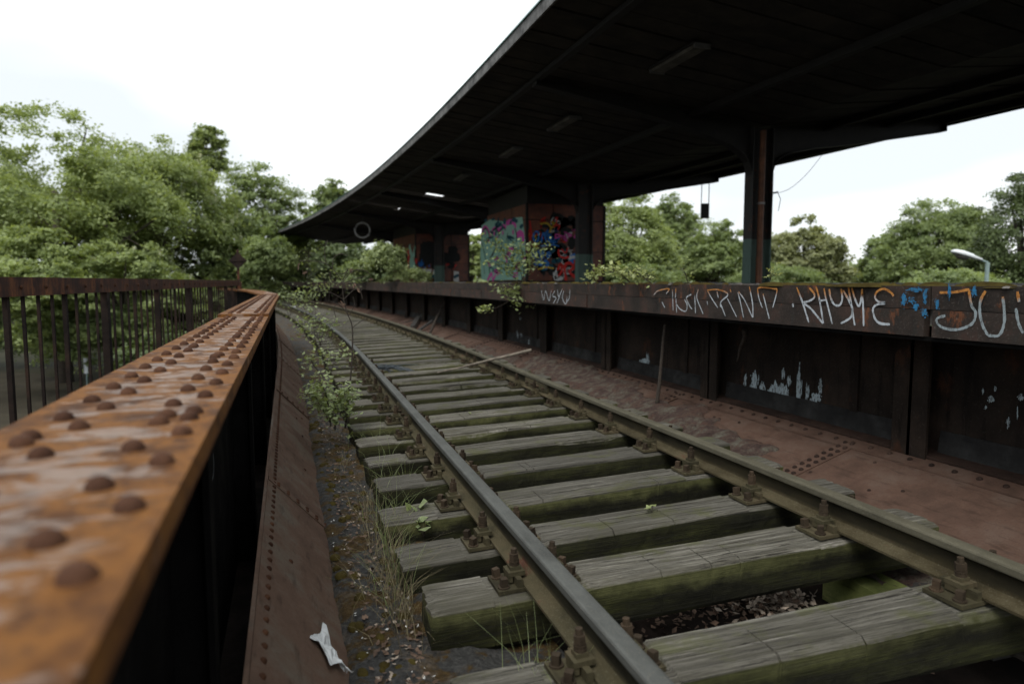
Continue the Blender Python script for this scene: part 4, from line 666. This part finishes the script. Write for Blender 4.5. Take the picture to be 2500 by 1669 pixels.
kpaint(k2, [('gblk', 'blob', [(q[0], q[1], q[2] * .67, q[3] * .67) for q in RB(30, 920, 1840, 470, 980, 190)]), ('gred', 'line', SQ(5, 950, 1800, 900, 1030, 60, .08)), ('gcob', 'line', SQ(4, 950, 1300, 800, 1000, 60, .06)), ('gwht', 'poly', [[(940, 1040), (1210, 1040), (1200, 1190), (1080, 1180), (950, 1120)], [(1240, 1060), (1330, 1060), (1330, 1200), (1240, 1190)], [(1380, 1220), (1390, 1080), (1480, 1070), (1520, 1200), (1450, 1150)], [(940, 1220), (1060, 1220), (1130, 1290), (1130, 1360), (940, 1360)], [(1740, 1090), (1860, 1110), (1860, 1350), (1740, 1340)]]),
  ('gteal', 'line', [(.16, (930, 1190), (1050, 1180), (1130, 1240), (1230, 1230), (1290, 1200), (1370, 1260), (1520, 1230)), (.14, (1745, 1250), (1800, 1210), (1860, 1190))]), ('gcob', 'line', [(.14, (900, 960), (960, 930), (1030, 910), (1070, 830)), (.1, (900, 870), (930, 980))])], NF, .006, K2f)
kpaint(k2, [('gmint', 'line', [(.35, (690, 460), (700, 600), (740, 760), (700, 900), (760, 1000), (800, 1150)), (.3, (820, 480), (800, 640), (760, 820), (820, 1000), (830, 1120))]), ('gred', 'line', [(.3, (660, 580), (665, 780), (655, 940)), (.25, (840, 800), (850, 920)), (.2, (790, 1130), (780, 1200))]), ('gblk', 'poly', [[(440, 660), (640, 680), (630, 1000), (560, 1000), (480, 800)]]), ('gwht', 'blob', [(540, 570, 60, 40)])], NS, .006, K2s)

# ------------------------------------------------------------------ plants
def tree(name, px, D, top, hw, label, lm, n=420, per=60, leaf=.17, group=None, trunk=True, low=None, seed=1, gap=0.0, flat=.55, cat='tree', dens=1.0, gz=-3.5, blossom=0, hwy=None):
    rng = np.random.default_rng(seed); b = far(px, D, gz); zt = hgt(top, D)
    if D > 26 and leaf < .3: leaf *= .72; per = int(per * 1.6)
    rx = hw / FPX * D; ry = (hwy or rx * .8); zb = gz + .4 if low is None else hgt(low, D); H = zt - zb
    t = thing(name, b, label, cat, group); cz = zb + H * .5; lobes = [(0, 0, 0, 1.0)]
    nl = 12
    for k in range(nl):
        a = rng.uniform(0, 6.28); q = rng.uniform(-.5, .9); r_ = math.sqrt(max(0, 1 - q * q)) * (.6 if gap else .55); lobes.append((math.cos(a) * r_, math.sin(a) * r_, q * .6, rng.uniform(.32, .5)))
    lobes.append((rng.uniform(-.1, .1), 0, .5, .5)); nl += 1
    P = []; Nn = []; cen = []
    for i in range(n):
        lx, ly, lz, lr = lobes[0] if (i % 5 < 2 and not gap) else lobes[rng.integers(1, nl + 1)]; lr = lr if lr < 1 else .82
        d = rng.normal(size=3); d /= np.linalg.norm(d); d[2] = abs(d[2]) * .9 if rng.random() < .7 else d[2]; rr = rng.uniform(.7, 1.0) ** .6
        c = np.array([(lx + d[0] * lr * rr) * rx, (ly + d[1] * lr * rr) * ry, (lz + d[2] * lr * rr) * H * .5]); cen.append((c, d)); sr = rng.uniform(.45, 1.0) * (.045 * (rx + H * .5) + .18)
        m_ = int(per * rng.uniform(.6, 1.2)); q = rng.normal(size=(m_, 3)) * np.array([sr, sr, sr * flat]) * .5; q[:, 2] -= (q[:, 0] ** 2 + q[:, 1] ** 2) * .25
        P.append(c + q); Nn.append(np.array([d[0] * .45, d[1] * .45, .75]) + rng.normal(size=(m_, 3)) * .42)
    P = np.concatenate(P); Nn = np.concatenate(Nn); v, f = leaves_np(P, Nn, leaf, .6, rng); raw('crown', v + np.array([0, 0, cz - gz]), f, lm, t)
    if blossom:
        ii = rng.choice(len(cen), blossom); Q = []
        for i in ii: c, d = cen[i]; k = rng.integers(20, 34); Q.append(c + d * .25 + np.stack([rng.normal(size=k) * .05, rng.normal(size=k) * .05, rng.uniform(0, .3, k) + .1], 1))
        Q = np.concatenate(Q); v, f = leaves_np(Q, rng.normal(size=Q.shape) + .01, .075, .8, rng); tag(raw('blossom', v + np.array([0, 0, cz - gz]), f, M['blossom'], t), kind='stuff')
    if trunk:
        g = MB(); tr = .03 * H + .05; top_ = Vector((0, 0, cz - gz + H * .1)); g.tube([(0, 0, 0), (rng.uniform(-.1, .1), rng.uniform(-.1, .1), (cz - gz) * .5), top_], [tr, tr * .75, tr * .4], 8)
        for i in range(min(26, n)):
            c, d = cen[int(rng.integers(0, len(cen)))]; a = Vector((0, 0, (cz - gz) * rng.uniform(.45, 1.0))); e_ = Vector(c) + Vector((0, 0, cz - gz)); g.tube([a, a.lerp(e_, .5) + Vector((0, 0, H * .04)), e_], [tr * .35, tr * .2, .012], 5)
        g.build('trunk', M['bark'], None, True); o = bpy.context.scene.collection.objects[-1]; o.parent = t
    return t
GT = 'trees beyond the railing on the left'
tree('chestnut_tree', 150, 32, 250, 290, 'tall loose chestnut at the far left with sky showing through its crown', M['l_a'], 480, 60, .23, GT, seed=3, gap=1, low=800)
tree('chestnut_tree', 370, 37, 318, 255, 'wide flowering chestnut with pale candles in the middle of the left trees', M['l_a'], 620, 66, .23, GT, seed=5, low=860, blossom=170)
tree('chestnut_tree', -40, 36, 320, 190, 'leafy chestnut crown cut off by the left edge of the photo', M['l_a'], 420, 60, .23, GT, seed=4, gap=1, low=800)
tree('chestnut_tree', 60, 27, 545, 210, 'low chestnut boughs behind the near end of the bar railing', M['l_a'], 360, 66, .2, GT, seed=6, low=900, flat=.35, trunk=False)
tree('chestnut_tree', 300, 30, 575, 230, 'low spreading boughs just above the middle of the bar railing', M['l_a'], 380, 66, .2, GT, seed=8, low=930, flat=.35, blossom=20)
tree('broadleaf_tree', 520, 50, 312, 58, 'slender pointed treetop rising above the other left trees', M['l_a'], 150, 60, .26, GT, seed=9, low=520)
tree('broadleaf_tree', 645, 46, 378, 130, 'rounded mid green tree beside the flowering chestnut', M['l_b'], 420, 60, .26, GT, seed=10)
tree('broadleaf_tree', 545, 40, 465, 130, 'green tree filling the gap above the diamond plate post', M['l_b'], 380, 60, .25, GT, seed=12)
tree('broadleaf_tree', 812, 75, 428, 85, 'distant tree showing above the far end of the roof edge', M['l_b'], 240, 60, .38, GT, seed=13)
tree('broadleaf_tree', 455, 34, 660, 160, 'bright leafy boughs low behind the far half of the bar railing', M['l_a'], 340, 60, .2, GT, seed=14, low=900, flat=.4, trunk=False)
tree('broadleaf_shrub', 655, 36, 560, 75, 'green bushy growth covering the far tip of the canopy', M['l_b'], 260, 60, .17, seed=15, low=760, cat='shrub', trunk=False)
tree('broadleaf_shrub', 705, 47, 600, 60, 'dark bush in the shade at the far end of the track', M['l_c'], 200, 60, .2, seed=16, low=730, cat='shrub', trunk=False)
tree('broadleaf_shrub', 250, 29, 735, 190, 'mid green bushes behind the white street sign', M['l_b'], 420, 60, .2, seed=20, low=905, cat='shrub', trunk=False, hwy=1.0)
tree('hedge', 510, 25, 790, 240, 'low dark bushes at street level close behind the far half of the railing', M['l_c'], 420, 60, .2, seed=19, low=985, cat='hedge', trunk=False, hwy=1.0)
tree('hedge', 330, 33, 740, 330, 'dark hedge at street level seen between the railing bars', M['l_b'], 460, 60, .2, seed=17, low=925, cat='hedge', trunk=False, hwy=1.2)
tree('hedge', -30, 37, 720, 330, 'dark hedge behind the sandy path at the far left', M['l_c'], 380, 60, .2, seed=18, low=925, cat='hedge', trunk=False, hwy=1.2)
GR = 'trees beyond the platform on the right'
tree('broadleaf_tree', 1530, 42, 440, 150, 'large light green tree just right of the nearer kiosk', M['l_a'], 520, 60, .24, GR, seed=21)
tree('broadleaf_tree', 1645, 52, 462, 95, 'darker tree top behind the hanging sign box', M['l_b'], 360, 60, .28, GR, seed=22)
tree('broadleaf_tree', 1745, 46, 525, 120, 'round green tree just left of the nearest column', M['l_b'], 420, 60, .25, GR, seed=23)
tree('broadleaf_tree', 1950, 60, 522, 135, 'pale olive dome shaped tree right of the nearest column', M['l_d'], 560, 60, .3, GR, seed=24)
tree('broadleaf_tree', 2098, 90, 640, 60, 'small distant tree in the dip between the pale tree and the right trees', M['l_c'], 200, 60, .4, GR, seed=25)
tree('broadleaf_tree', 2185, 60, 545, 115, 'mid distance tree left of the street lamp', M['l_b'], 360, 60, .3, GR, seed=26)
tree('broadleaf_tree', 2290, 48, 470, 165, 'big dark green tree behind the street lamp', M['l_b'], 620, 60, .24, GR, seed=27)
tree('broadleaf_tree', 2500, 34, 395, 165, 'near tree cut off by the right edge of the photo', M['l_c'], 560, 60, .2, GR, seed=28)
tree('broadleaf_tree', 1150, 85, 570, 60, 'green tree glimpsed between the two kiosks', M['l_a'], 240, 60, .4, GR, seed=29)
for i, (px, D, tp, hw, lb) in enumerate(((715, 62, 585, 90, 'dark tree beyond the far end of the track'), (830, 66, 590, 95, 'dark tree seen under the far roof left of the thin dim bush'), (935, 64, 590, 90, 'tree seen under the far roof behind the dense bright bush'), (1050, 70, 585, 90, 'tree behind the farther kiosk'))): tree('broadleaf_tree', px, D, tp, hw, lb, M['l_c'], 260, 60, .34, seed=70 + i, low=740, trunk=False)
rng = np.random.default_rng(5); P = []
for k in range(900):
    px = rng.uniform(-500, 2900); D = rng.uniform(110, 150); c = np.array(far(px, D, 0)); h = 3.5 + 1.6 * math.sin(px * .011) + 1.2 * math.sin(px * .031); P.append(c + rng.normal(size=(60, 3)) * np.array([1.8, 1.8, 1.0]) + np.array([0, 0, -3 + (h + 3) * rng.uniform(0, 1) ** .7]))
P = np.concatenate(P); v, f = leaves_np(P, np.array([0, -.5, .6]) + rng.normal(size=P.shape) * .45, .8, .6, rng); tag(raw('distant_treeline', v, f, M['l_b']), kind='stuff')
for i, (px, D, tp, hw, lb) in enumerate(((1560, 36, 630, 150, 'low shrubs behind the platform left of the nearest column'), (1900, 44, 640, 170, 'low shrubs under the pale olive tree'), (2330, 30, 655, 170, 'low shrubs behind the street lamp post'))): tree('broadleaf_shrub', px, D, tp, hw, lb, M['l_b'], 220, 50, .2, seed=40 + i, low=760, cat='shrub', trunk=False, hwy=1.5)

def plant(name, base, stems, lm, label, cat='sapling', leaf=.035, per=26, spread=.09, start=.25, rad=.006, group=None, seed=0, twigs=3, tl=.16, up=.4):
    rng = np.random.default_rng(seed); t = thing(name, base, label, cat, group); P = []; Nn = []; g = MB()
    for st in stems:
        pts = smooth_line(st, 6); g.tube(pts, [rad * (1 - .75 * i / len(pts)) for i in range(len(pts))], 5)
        for i, p in enumerate(pts):
            if i / len(pts) < start: continue
            for k in range(twigs):
                d = Vector(rng.normal(size=3)); d.z = abs(d.z) * up + .1; d.normalize(); e_ = p + d * tl * rng.uniform(.5, 1.2); g.tube([p, e_], [rad * .3, rad * .15], 4, False)
                m_ = max(1, int(per / (len(pts) * twigs) * 6)); f = rng.uniform(.25, 1.1, m_)[:, None]; q = np.array(p)[None] + (np.array(e_ - p))[None] * f + rng.normal(size=(m_, 3)) * spread * .35; P.append(q); Nn.append(np.array([0, 0, 1.0]) + rng.normal(size=(m_, 3)) * .5)
    g.build('stem', M['twig'], t); P = np.concatenate(P); v, f = leaves_np(P, np.concatenate(Nn), leaf, .62, rng); raw('foliage', v - np.array(base), f, lm, t); return t
def vpl(pts, y): return [ony(a, b, y) for a, b in pts]
# saplings between the left trough plate and the sleepers
Yb = 5.7
B = ony(808, 1040, Yb); plant('birch_sapling', B, [vpl([(808, 1040), (803, 1000), (795, 960), (780, 930)], Yb), vpl([(815, 1045), (835, 1000), (842, 960)], Yb), vpl([(805, 1030), (780, 985), (760, 955)], Yb + .1), vpl([(818, 1050), (820, 1010), (815, 975)], Yb - .1)], M['l_s'], 'leafy sapling clump beside the left ends of the sleepers, middle of photo', leaf=.042, per=46, spread=.11, seed=1, tl=.13)
B = ony(790, 925, 7.6); plant('birch_sapling', B, [vpl([(797, 925), (790, 880), (782, 840), (770, 800), (772, 770)], 7.6), vpl([(797, 930), (815, 890), (835, 865)], 7.6), vpl([(790, 920), (765, 890), (758, 870)], 7.7)], M['l_s'], 'thin pale sapling behind the leafy clump along the left rail', leaf=.045, per=24, spread=.12, seed=2, tl=.18)
B = ony(765, 850, 9.6); plant('birch_sapling', B, [vpl([(772, 860), (768, 820), (765, 790), (758, 760)], 9.6), vpl([(775, 860), (790, 815), (800, 790)], 9.6), vpl([(770, 850), (745, 815), (735, 790)], 9.8)], M['l_s'], 'bushy sapling crowding the left rail farther along', leaf=.05, per=20, spread=.15, seed=3, tl=.22)
B = ony(752, 800, 13.5); plant('birch_sapling', B, [vpl([(757, 800), (755, 740), (750, 690), (752, 640), (756, 615)], 13.5), vpl([(757, 790), (772, 730), (785, 705)], 13.5), vpl([(755, 780), (735, 735), (718, 715)], 13.6)], M['l_s'], 'tallest slim sapling rising beside the far rails before the dark roof', leaf=.06, per=20, spread=.16, seed=4, tl=.28)
B = ony(800, 740, 18.0); plant('birch_sapling', B, [vpl([(800, 745), (810, 700), (830, 670)], 18), vpl([(798, 745), (790, 700), (795, 670)], 18), vpl([(805, 745), (850, 700), (865, 665)], 18)], M['l_s'], 'feathery sapling in front of the far platform edge', leaf=.065, per=16, spread=.2, seed=5, tl=.35)
B = ony(705, 760, 17.0); plant('birch_sapling', B, [vpl([(708, 770), (712, 735), (705, 715)], 17), vpl([(708, 770), (730, 745), (740, 730)], 17), vpl([(705, 770), (695, 745), (690, 735)], 17.2)], M['l_s'], 'low sapling just beyond the end of the orange flange', leaf=.065, per=14, spread=.2, seed=6, tl=.3)
Bb = ony(838, 1050, 5.75)
t = thing('bare_sapling', Bb, 'thin bare sapling with a few dry hanging leaves crossing the left rail', 'sapling'); g = MB(); yb = 5.75
main = vpl([(843, 1045), (850, 980), (859, 880), (860, 800), (848, 765), (839, 731), (835, 690)], yb); g.tube(smooth_line(main, 5), [.009 - .006 * i / 30 for i in range(31)], 6)
for pts in ([(835, 690), (820, 665), (795, 643), (760, 637), (729, 637)], [(811, 655), (815, 630), (830, 620), (850, 623)], [(796, 644), (792, 610), (800, 586)], [(836, 690), (860, 662), (890, 660), (905, 672)], [(836, 692), (870, 680), (900, 672)], [(839, 731), (815, 718), (795, 710), (770, 705)], [(839, 731), (865, 707), (880, 712), (885, 730)], [(848, 765), (830, 745), (805, 735)], [(860, 800), (880, 785), (896, 777)], [(851, 770), (865, 745), (862, 725)], [(835, 690), (842, 672), (850, 655)], [(820, 665), (835, 668), (850, 660)], [(835, 700), (815, 690), (806, 678), (806, 660)], [(830, 740), (815, 750), (820, 775)], [(836, 695), (865, 690), (885, 700), (880, 712)]):
    g.tube(smooth_line(vpl(pts, yb + random.uniform(-.15, .15)), 4), .0028, 4)
g.build('stem', M['twig'], t); P = np.array([ony(a + random.uniform(-4, 4), b + random.uniform(0, 12), yb) for a, b in ((731, 642), (742, 655), (744, 662), (870, 695), (873, 700), (867, 690), (905, 675), (835, 740), (835, 735), (858, 652)) for _ in range(2)]); v, f = leaves_np(P, RNG.normal(size=P.shape) * np.array([1, 1, .2]), .05, .4); tag(raw('dry_leaves', v - np.array(Bb), f, M['leafd'], t), kind='stuff')
# growth on the platform
def pe(px, py): p = onx(px, py, PX + .06); return p
B = pe(1275, 690); ye = B.y
plant('birch_sapling', B, [vpl([(1275, 692), (1270, 660), (1245, 640), (1225, 610), (1205, 595)], ye), vpl([(1275, 692), (1285, 650), (1310, 610), (1325, 605)], ye), vpl([(1275, 690), (1245, 670), (1220, 650), (1200, 640)], ye), vpl([(1278, 692), (1290, 660), (1300, 645), (1318, 632)], ye), vpl([(1275, 695), (1250, 715), (1235, 720)], ye - .1), vpl([(1275, 690), (1280, 640), (1272, 605)], ye), vpl([(1272, 695), (1262, 725), (1270, 745)], ye - .1)], M['l_s'], 'spreading sapling growing over the platform edge before the mint graffiti', leaf=.062, per=26, spread=.14, seed=7, tl=.24, start=.2)
a = ony(1255, 725, ye - .15); t = plant('hanging_twig', a, [vpl([(1256, 726), (1225, 745), (1195, 756), (1178, 757)], ye - .15)], M['l_y'], 'single twig with bright leaves hanging below the platform edge', 'twig', .07, 30, .07, .7, .004, seed=8, tl=.1)
for i, (pts, lb) in enumerate((([(1455, 690), (1450, 672), (1455, 655)], 'small weed on the platform edge at the foot of the second column'), ([(1540, 690), (1520, 672), (1500, 660), (1490, 658)], 'straggling weed on the platform edge left of the gap'), ([(1590, 690), (1575, 680), (1560, 668), (1545, 665)], 'broad weed on the platform edge beside the straggling one'), ([(1680, 690), (1672, 665), (1668, 655)], 'single thin weed before the round green tree'), ([(1880, 685), (1882, 672), (1878, 668)], 'tiny sprig at the foot of the nearest column'))):
    B = pe(*pts[0]); st = vpl(pts, B.y); plant('weed', B, [st, [q + Vector((.05, .1, -.01 * k)) for k, q in enumerate(st)]] if i < 3 else [st], M['l_y'], lb, 'weed', .05 if i < 3 else .03, 16 if i < 3 else 6, .08, .1, .004, 'weeds along the platform edge', seed=60 + i, tl=.12 if i < 3 else .05)
b = far(945, 19.5, PZ); tree('broadleaf_shrub', 945, 19.5, 590, 55, 'dense bright bush growing on the platform before the farther kiosk', M['l_s'], 130, 60, .075, seed=31, low=700, cat='shrub', trunk=False, gz=PZ, hwy=.6)
tree('broadleaf_shrub', 1010, 21, 655, 45, 'low bush beside the dense bright bush on the platform', M['l_s'], 70, 50, .07, seed=32, low=700, cat='shrub', trunk=False, gz=PZ, hwy=.5)
tree('broadleaf_shrub', 865, 24, 630, 40, 'thin dim bush under the dark roof left of the dense bright bush', M['l_b'], 70, 50, .08, seed=33, low=700, cat='shrub', trunk=False, gz=PZ, hwy=.5)
def sprig(p, label, n=7, size=.06, seed=0, m='l_y', h=.05):
    rng = np.random.default_rng(seed); t = thing('seedling', p, label, 'seedling'); g = MB(); P = []; 
    for k in range(n): a = rng.uniform(0, 6.28); e_ = Vector((math.cos(a) * size * .5, math.sin(a) * size * .5, h * rng.uniform(.5, 1.1))); g.tube([(0, 0, 0), tuple(e_)], .0015, 4); P.append(e_)
    place('stem', g.mesh('stem', M['twig']), t); P = np.array(P); v, f = leaves_np(P, np.array([0, 0, 1.]) + rng.normal(size=P.shape) * .5, size, .55, rng); raw('leaf', v, f, M[m], t)
p = onz(1592, 1250, .065); sprig(p, 'tiny two leaved seedling in a crack of a dark sleeper', 3, .05, 1, 'l_y', .03)
p = onz(1147, 1012, .05); sprig(p, 'minute bright sprig on a sleeper between the rails', 4, .02, 2, 'l_y', .03)
p = onz(1035, 1310, -.07); sprig(p, 'green sprig in the gap beside a mossy sleeper end', 9, .06, 3, 'l_s', .1)
p = onz(1010, 1270, -.05); sprig(p, 'broad leaved sprig among the dry grass by the sleeper ends', 4, .09, 4, 'l_s', .12)
p = onz(855, 1075, -.08); sprig(p, 'yellow green seedling at the mossy edge below the leafy clump', 6, .045, 5, 'l_y', .06)
# dry grass and leaf litter
def blades(name, spots, m, n, h, seed):
    rng = np.random.default_rng(seed); v = []; f = []
    for k in range(n):
        x, y, z, sp = spots[int(rng.integers(len(spots)))]; b = np.array([x + rng.normal() * sp, y + rng.normal() * sp * 2.5, z]); d = rng.normal(size=2) * .55; hh = h * rng.uniform(.5, 1.25); wv = np.array([rng.normal(), rng.normal(), 0]); wv = wv / np.linalg.norm(wv) * .0016
        o = len(v)
        for i in range(4): q = i / 3; c = b + np.array([d[0] * hh * q * q, d[1] * hh * q * q, hh * (q - .25 * q * q * abs(d[0] + d[1]))]); ww = wv * (1 - .85 * q); v += [c - ww, c + ww]
        f += [(o + 2 * i, o + 2 * i + 1, o + 2 * i + 3, o + 2 * i + 2) for i in range(3)]
    tag(raw(name, np.array(v), np.array(f), M[m]), kind='stuff')
sp = [(.4, 3.0, -.13, .05), (.42, 3.6, -.12, .05), (.44, 3.3, -.12, .05), (.4, 2.6, -.13, .04), (.42, 4.1, -.12, .04), (.37, 2.85, -.13, .06)]
blades('dry_grass', sp, 'straw', 330, .22, 1); blades('grass', [(.46, 3.3, -.1, .04), (.5, 3.75, -.1, .06), (.6, 4.3, -.1, .06), (.62, 5.3, -.1, .08), (.42, 2.95, -.12, .05), (.75, 1.95, -.12, .05)], 'l_s', 200, .26, 2)
blades('dry_grass', [(.36, 5 + i, -.12, .06) for i in range(9)], 'straw', 300, .14, 3)
def litter(name, m, n, xr, yr, zf, size, seed, clump=None):
    rng = np.random.default_rng(seed)
    if clump is not None: c = clump[rng.integers(len(clump), size=n)]; P = c[:, :3] + rng.normal(size=(n, 3)) * c[:, 3:4] * np.array([1, 1.2, .25])
    else: x = rng.uniform(*xr, n); y_ = yr[0] + (yr[1] - yr[0]) * rng.uniform(0, 1, n) ** 1.6; P = np.stack([x, y_, np.array([zf(a, b) for a, b in zip(x, y_)])], 1)
    v, f = leaves_np(P, np.array([0, 0, 1.]) + rng.normal(size=(n, 3)) * .35, size, .55, rng); tag(raw(name, v, f, M[m]), kind='stuff')
zg = lambda x, y_: -.128 + .045 * float(np.clip(hnoise(np.array(x), np.array(y_), 1.0), -1, 1)) + .014
litter('fallen_leaves', 'leafd', 700, (.24, .46), (1.8, 10), zg, .028, 1); litter('fallen_leaves', 'leafp', 260, (.24, .46), (1.8, 9), zg, .022, 2)
litter('paint_flakes', 'chip', 45, (.17, .27), (1.7, 4.0), zg, .014, 3); litter('paint_flakes', 'chip', 40, (.3, .46), (1.75, 3.2), zg, .016, 4)
pc = onz(1890, 1452, -.27); pd = onz(1760, 1490, -.29); cl = np.array([[pc.x, pc.y, -.27, .08], [pc.x - .1, pc.y - .03, -.28, .09], [pd.x, pd.y, -.3, .12], [pd.x - .25, pd.y, -.31, .12], [pc.x - .02, pc.y + .03, -.24, .05]])
litter('fallen_leaves', 'leafd', 560, None, None, None, .035, 5, cl); litter('fallen_leaves', 'leafp', 700, None, None, None, .035, 6, cl[[0, 0, 4, 1]])
litter('fallen_leaves', 'leafd', 260, (1.0, 2.9), (1.5, 9), lambda x, y_: -.325, .035, 7)
g = MB()
for k in range(170):
    s = random.uniform(1.7, 9); x = random.choice([random.uniform(.18, .27), random.uniform(.28, .44)]); r = random.uniform(.008, .03); g.dome((x, s, zg(x, s) - .016), r, r * random.uniform(.5, .9), 8, 3, Matrix(((1, 0, 0), (0, random.uniform(1, 1.8), 0), (0, 0, 1))))
tag(g.build('moss', M['moss'], None, True), kind='stuff')

# ------------------------------------------------------------------ loose things on the track
a = onz(1070, 911, .06); b = onx(1284, 849, 2.85); c = onz(1195, 880, .27); b = c + (c - a) * .75
g = MB(); P = [a + (b - a) * k / 8 + Vector((random.uniform(-.012, .012), random.uniform(-.012, .012), random.uniform(-.008, .008))) for k in range(9)]; g.tube(P, [.011 + .009 * k / 8 for k in range(9)], 8); tag(g.build('wooden_pole', M['stick'], None, True, org=a), 'pale bare stick lying across the right rail', 'stick')
c = onz(952, 902, .06); t = thing('strand_bundle', c, 'tangled bundle of grey blue cable strands on the sleepers by the left rail', 'cable bundle'); g = MB()
for k in range(26):
    a = Vector((random.uniform(-.32, .0), random.uniform(-.03, .12), random.uniform(.0, .05))); e_ = a + Vector((random.uniform(.2, .42), random.uniform(-.22, -.02), random.uniform(-.05, .02))); g.tube([a, a.lerp(e_, .5) + Vector((0, 0, random.uniform(.01, .06))), e_], .005, 4)
place('strands', g.mesh('strands', M['rag']), t)
def pole(pa, pb, r0, r1, m, label, cat='pole', name='leaning_pole', wob=.008):
    g = MB(); P = [pa.lerp(pb, k / 6) + Vector((random.uniform(-wob, wob), random.uniform(-wob, wob), 0)) for k in range(7)]; g.tube(P, [r0 + (r1 - r0) * k / 6 for k in range(7)], 7); tag(g.build(name, M[m], None, True, org=pa), label, cat)
a = onx(1603, 1003, 3.35); b = onx(1624, 792, 3.42); pole(a, b, .02, .013, 'twig', 'dark metal rod leaning from the red plate to the platform wall', wob=.003)
a = onx(1800, 882, 3.7); b = onx(1820, 806, 3.6); pole(a, b, .012, .022, 'twig', 'dead branch hanging under the platform beside a wall stiffener', 'branch', 'dead_branch')
a = onx(1050, 813, 3.1); b = onx(1083, 739, 3.6); pole(a, b, .035, .015, 'twig', 'dark stick leaning on the far part of the platform wall', 'stick', 'leaning_stick')
for (p, q), lb in (((((1020, 808)), (1057, 782)), 'dark board lying on the red plate below the leaning stick'), (((974, 792), (1016, 781)), 'dark board lying farther along the red plate'), (((1007, 797), (1022, 772)), 'short dark stake beside the farther board')):
    a = onx(*p, 3.05); b = onx(*q, 3.45); g = MB(); g.beam(a, b, .12, .04); tag(g.build('old_board', M['greytimber'], org=a), lb, 'board')
a = onx(1624, 1003, 3.12); 
for k in range(5): pass
# torn white film, carton, small sign, lamps
p = onz(800, 1590, -.03); t = MB(); nx = 14; vv = []; ff = []
def film(u, v_):
    cx_ = 757 + 92 * u; cy_ = 1562 + 14 * u + 66 * u * u; hw_ = (4 + 40 * math.exp(-((u - .48) / .2) ** 2) + 24 * u * (1.15 - u)) * (1 + .25 * math.sin(17 * u)); q = (v_ - .5) * 2
    return onz(cx_ + 14 * q * u + 3 * math.sin(23 * u + 5 * q), cy_ + hw_ * q * .8, -.02 - .1 * u) + Vector((0, 0, .012 + .02 * math.sin(14 * u + 5 * q) * math.cos(4 * q + 9 * u) * (1 - q * q * .4)))
for i in range(nx + 1):
    for j in range(7): vv.append(film(i / nx * .97 + .02, j / 6))
t.add(vv, [(i * 7 + j, i * 7 + j + 1, (i + 1) * 7 + j + 1, (i + 1) * 7 + j) for i in range(nx) for j in range(6)]); tag(t.build('plastic_scrap', M['paper'], None, False, org=p), 'torn white plastic scrap at the edge of the brown plate, bottom left', 'plastic scrap')
p = onz(712, 757, -.1); t = MB(); t.box(p + Vector((0, 0, .1)), (.28, .3, .2), .3); tag(t.build('litter_carton', M['paper'], org=p), 'small white carton lying beyond the end of the orange girder', 'carton')
p = onz(668, 776, -.1); 
D = 30; b = far(203, D); t = thing('street_sign', b, 'narrow white street sign on a thin post behind the bars', 'sign'); g = MB(); g.cyl(b, .03, hgt(875, D) + 3.5, 8); g.build('post', M['lamppost'], t); g = MB(); g.box(Vector((b.x, b.y - .05, hgt(893, D))), (.17, .03, .68), -YAW); g.build('panel', M['white'], t)
D = 30; b = far(10, D); t = thing('park_lamp', b, 'white domed park lamp peeping over the railing at the left edge', 'street lamp'); g = MB(); g.cyl(b, .05, hgt(646, D) + 3.5, 8); g.build('post', M['grey'], t); g = MB(); g.dome(Vector((b.x, b.y, hgt(646, D))), .3, .2, 14, 4); g.cyl(Vector((b.x, b.y, hgt(646, D) - .03)), .31, .03, 14); g.build('lamp_shade', M['white'], t, True)
D = 20; b = far(2404, D); xx = Vector((math.cos(YAW), -math.sin(YAW), 0)); zt = hgt(641, D); t = thing('street_lamp', b, 'pale street lamp with cobra head above the platform at the right', 'street lamp')
g = MB(); g.cyl(b, .055, zt + 3.5, 10); g.tube([Vector((b.x, b.y, zt)), Vector((b.x, b.y, zt)) - xx * .22 + Vector((0, 0, .08))], .03, 8); g.build('post', M['lamppost'], t)
h0 = Vector((b.x, b.y, zt)) - xx * .18 + Vector((0, 0, .07)); d = (-xx + Vector((0, 0, .28))).normalized(); u = Vector((0, 0, 1)); g = MB(); sec = [(0, .06, .05), (.22, .08, .07), (.3, .12, .1), (.62, .15, .12), (.84, .13, .09), (.92, .05, .04)]; vv = []
sy = d.cross(u).normalized(); su = sy.cross(d)
for q, wy, hz in sec:
    c = h0 + d * q; vv += [c + sy * math.cos(k * .6283) * wy + su * (math.sin(k * .6283) * hz * (1 if math.sin(k * .6283) > 0 else .45)) for k in range(10)]
g.add(vv, [(i * 10 + k, i * 10 + (k + 1) % 10, (i + 1) * 10 + (k + 1) % 10, (i + 1) * 10 + k) for i in range(5) for k in range(10)] + [tuple(range(10))[::-1], tuple(50 + k for k in range(10))]); g.build('lamp_head', M['white'], t, True)
c = h0 + d * .58 - su * .06; m3 = Matrix((d, sy, su)).transposed(); g = MB(); g.dome((0, 0, 0), .22, .09, 12, 3, Matrix(((1, 0, 0), (0, .5, 0), (0, 0, -1)))); g.v = [tuple(m3 @ Vector(v) + c) for v in g.v]; g.build('lens', M['lampw'], t, True)
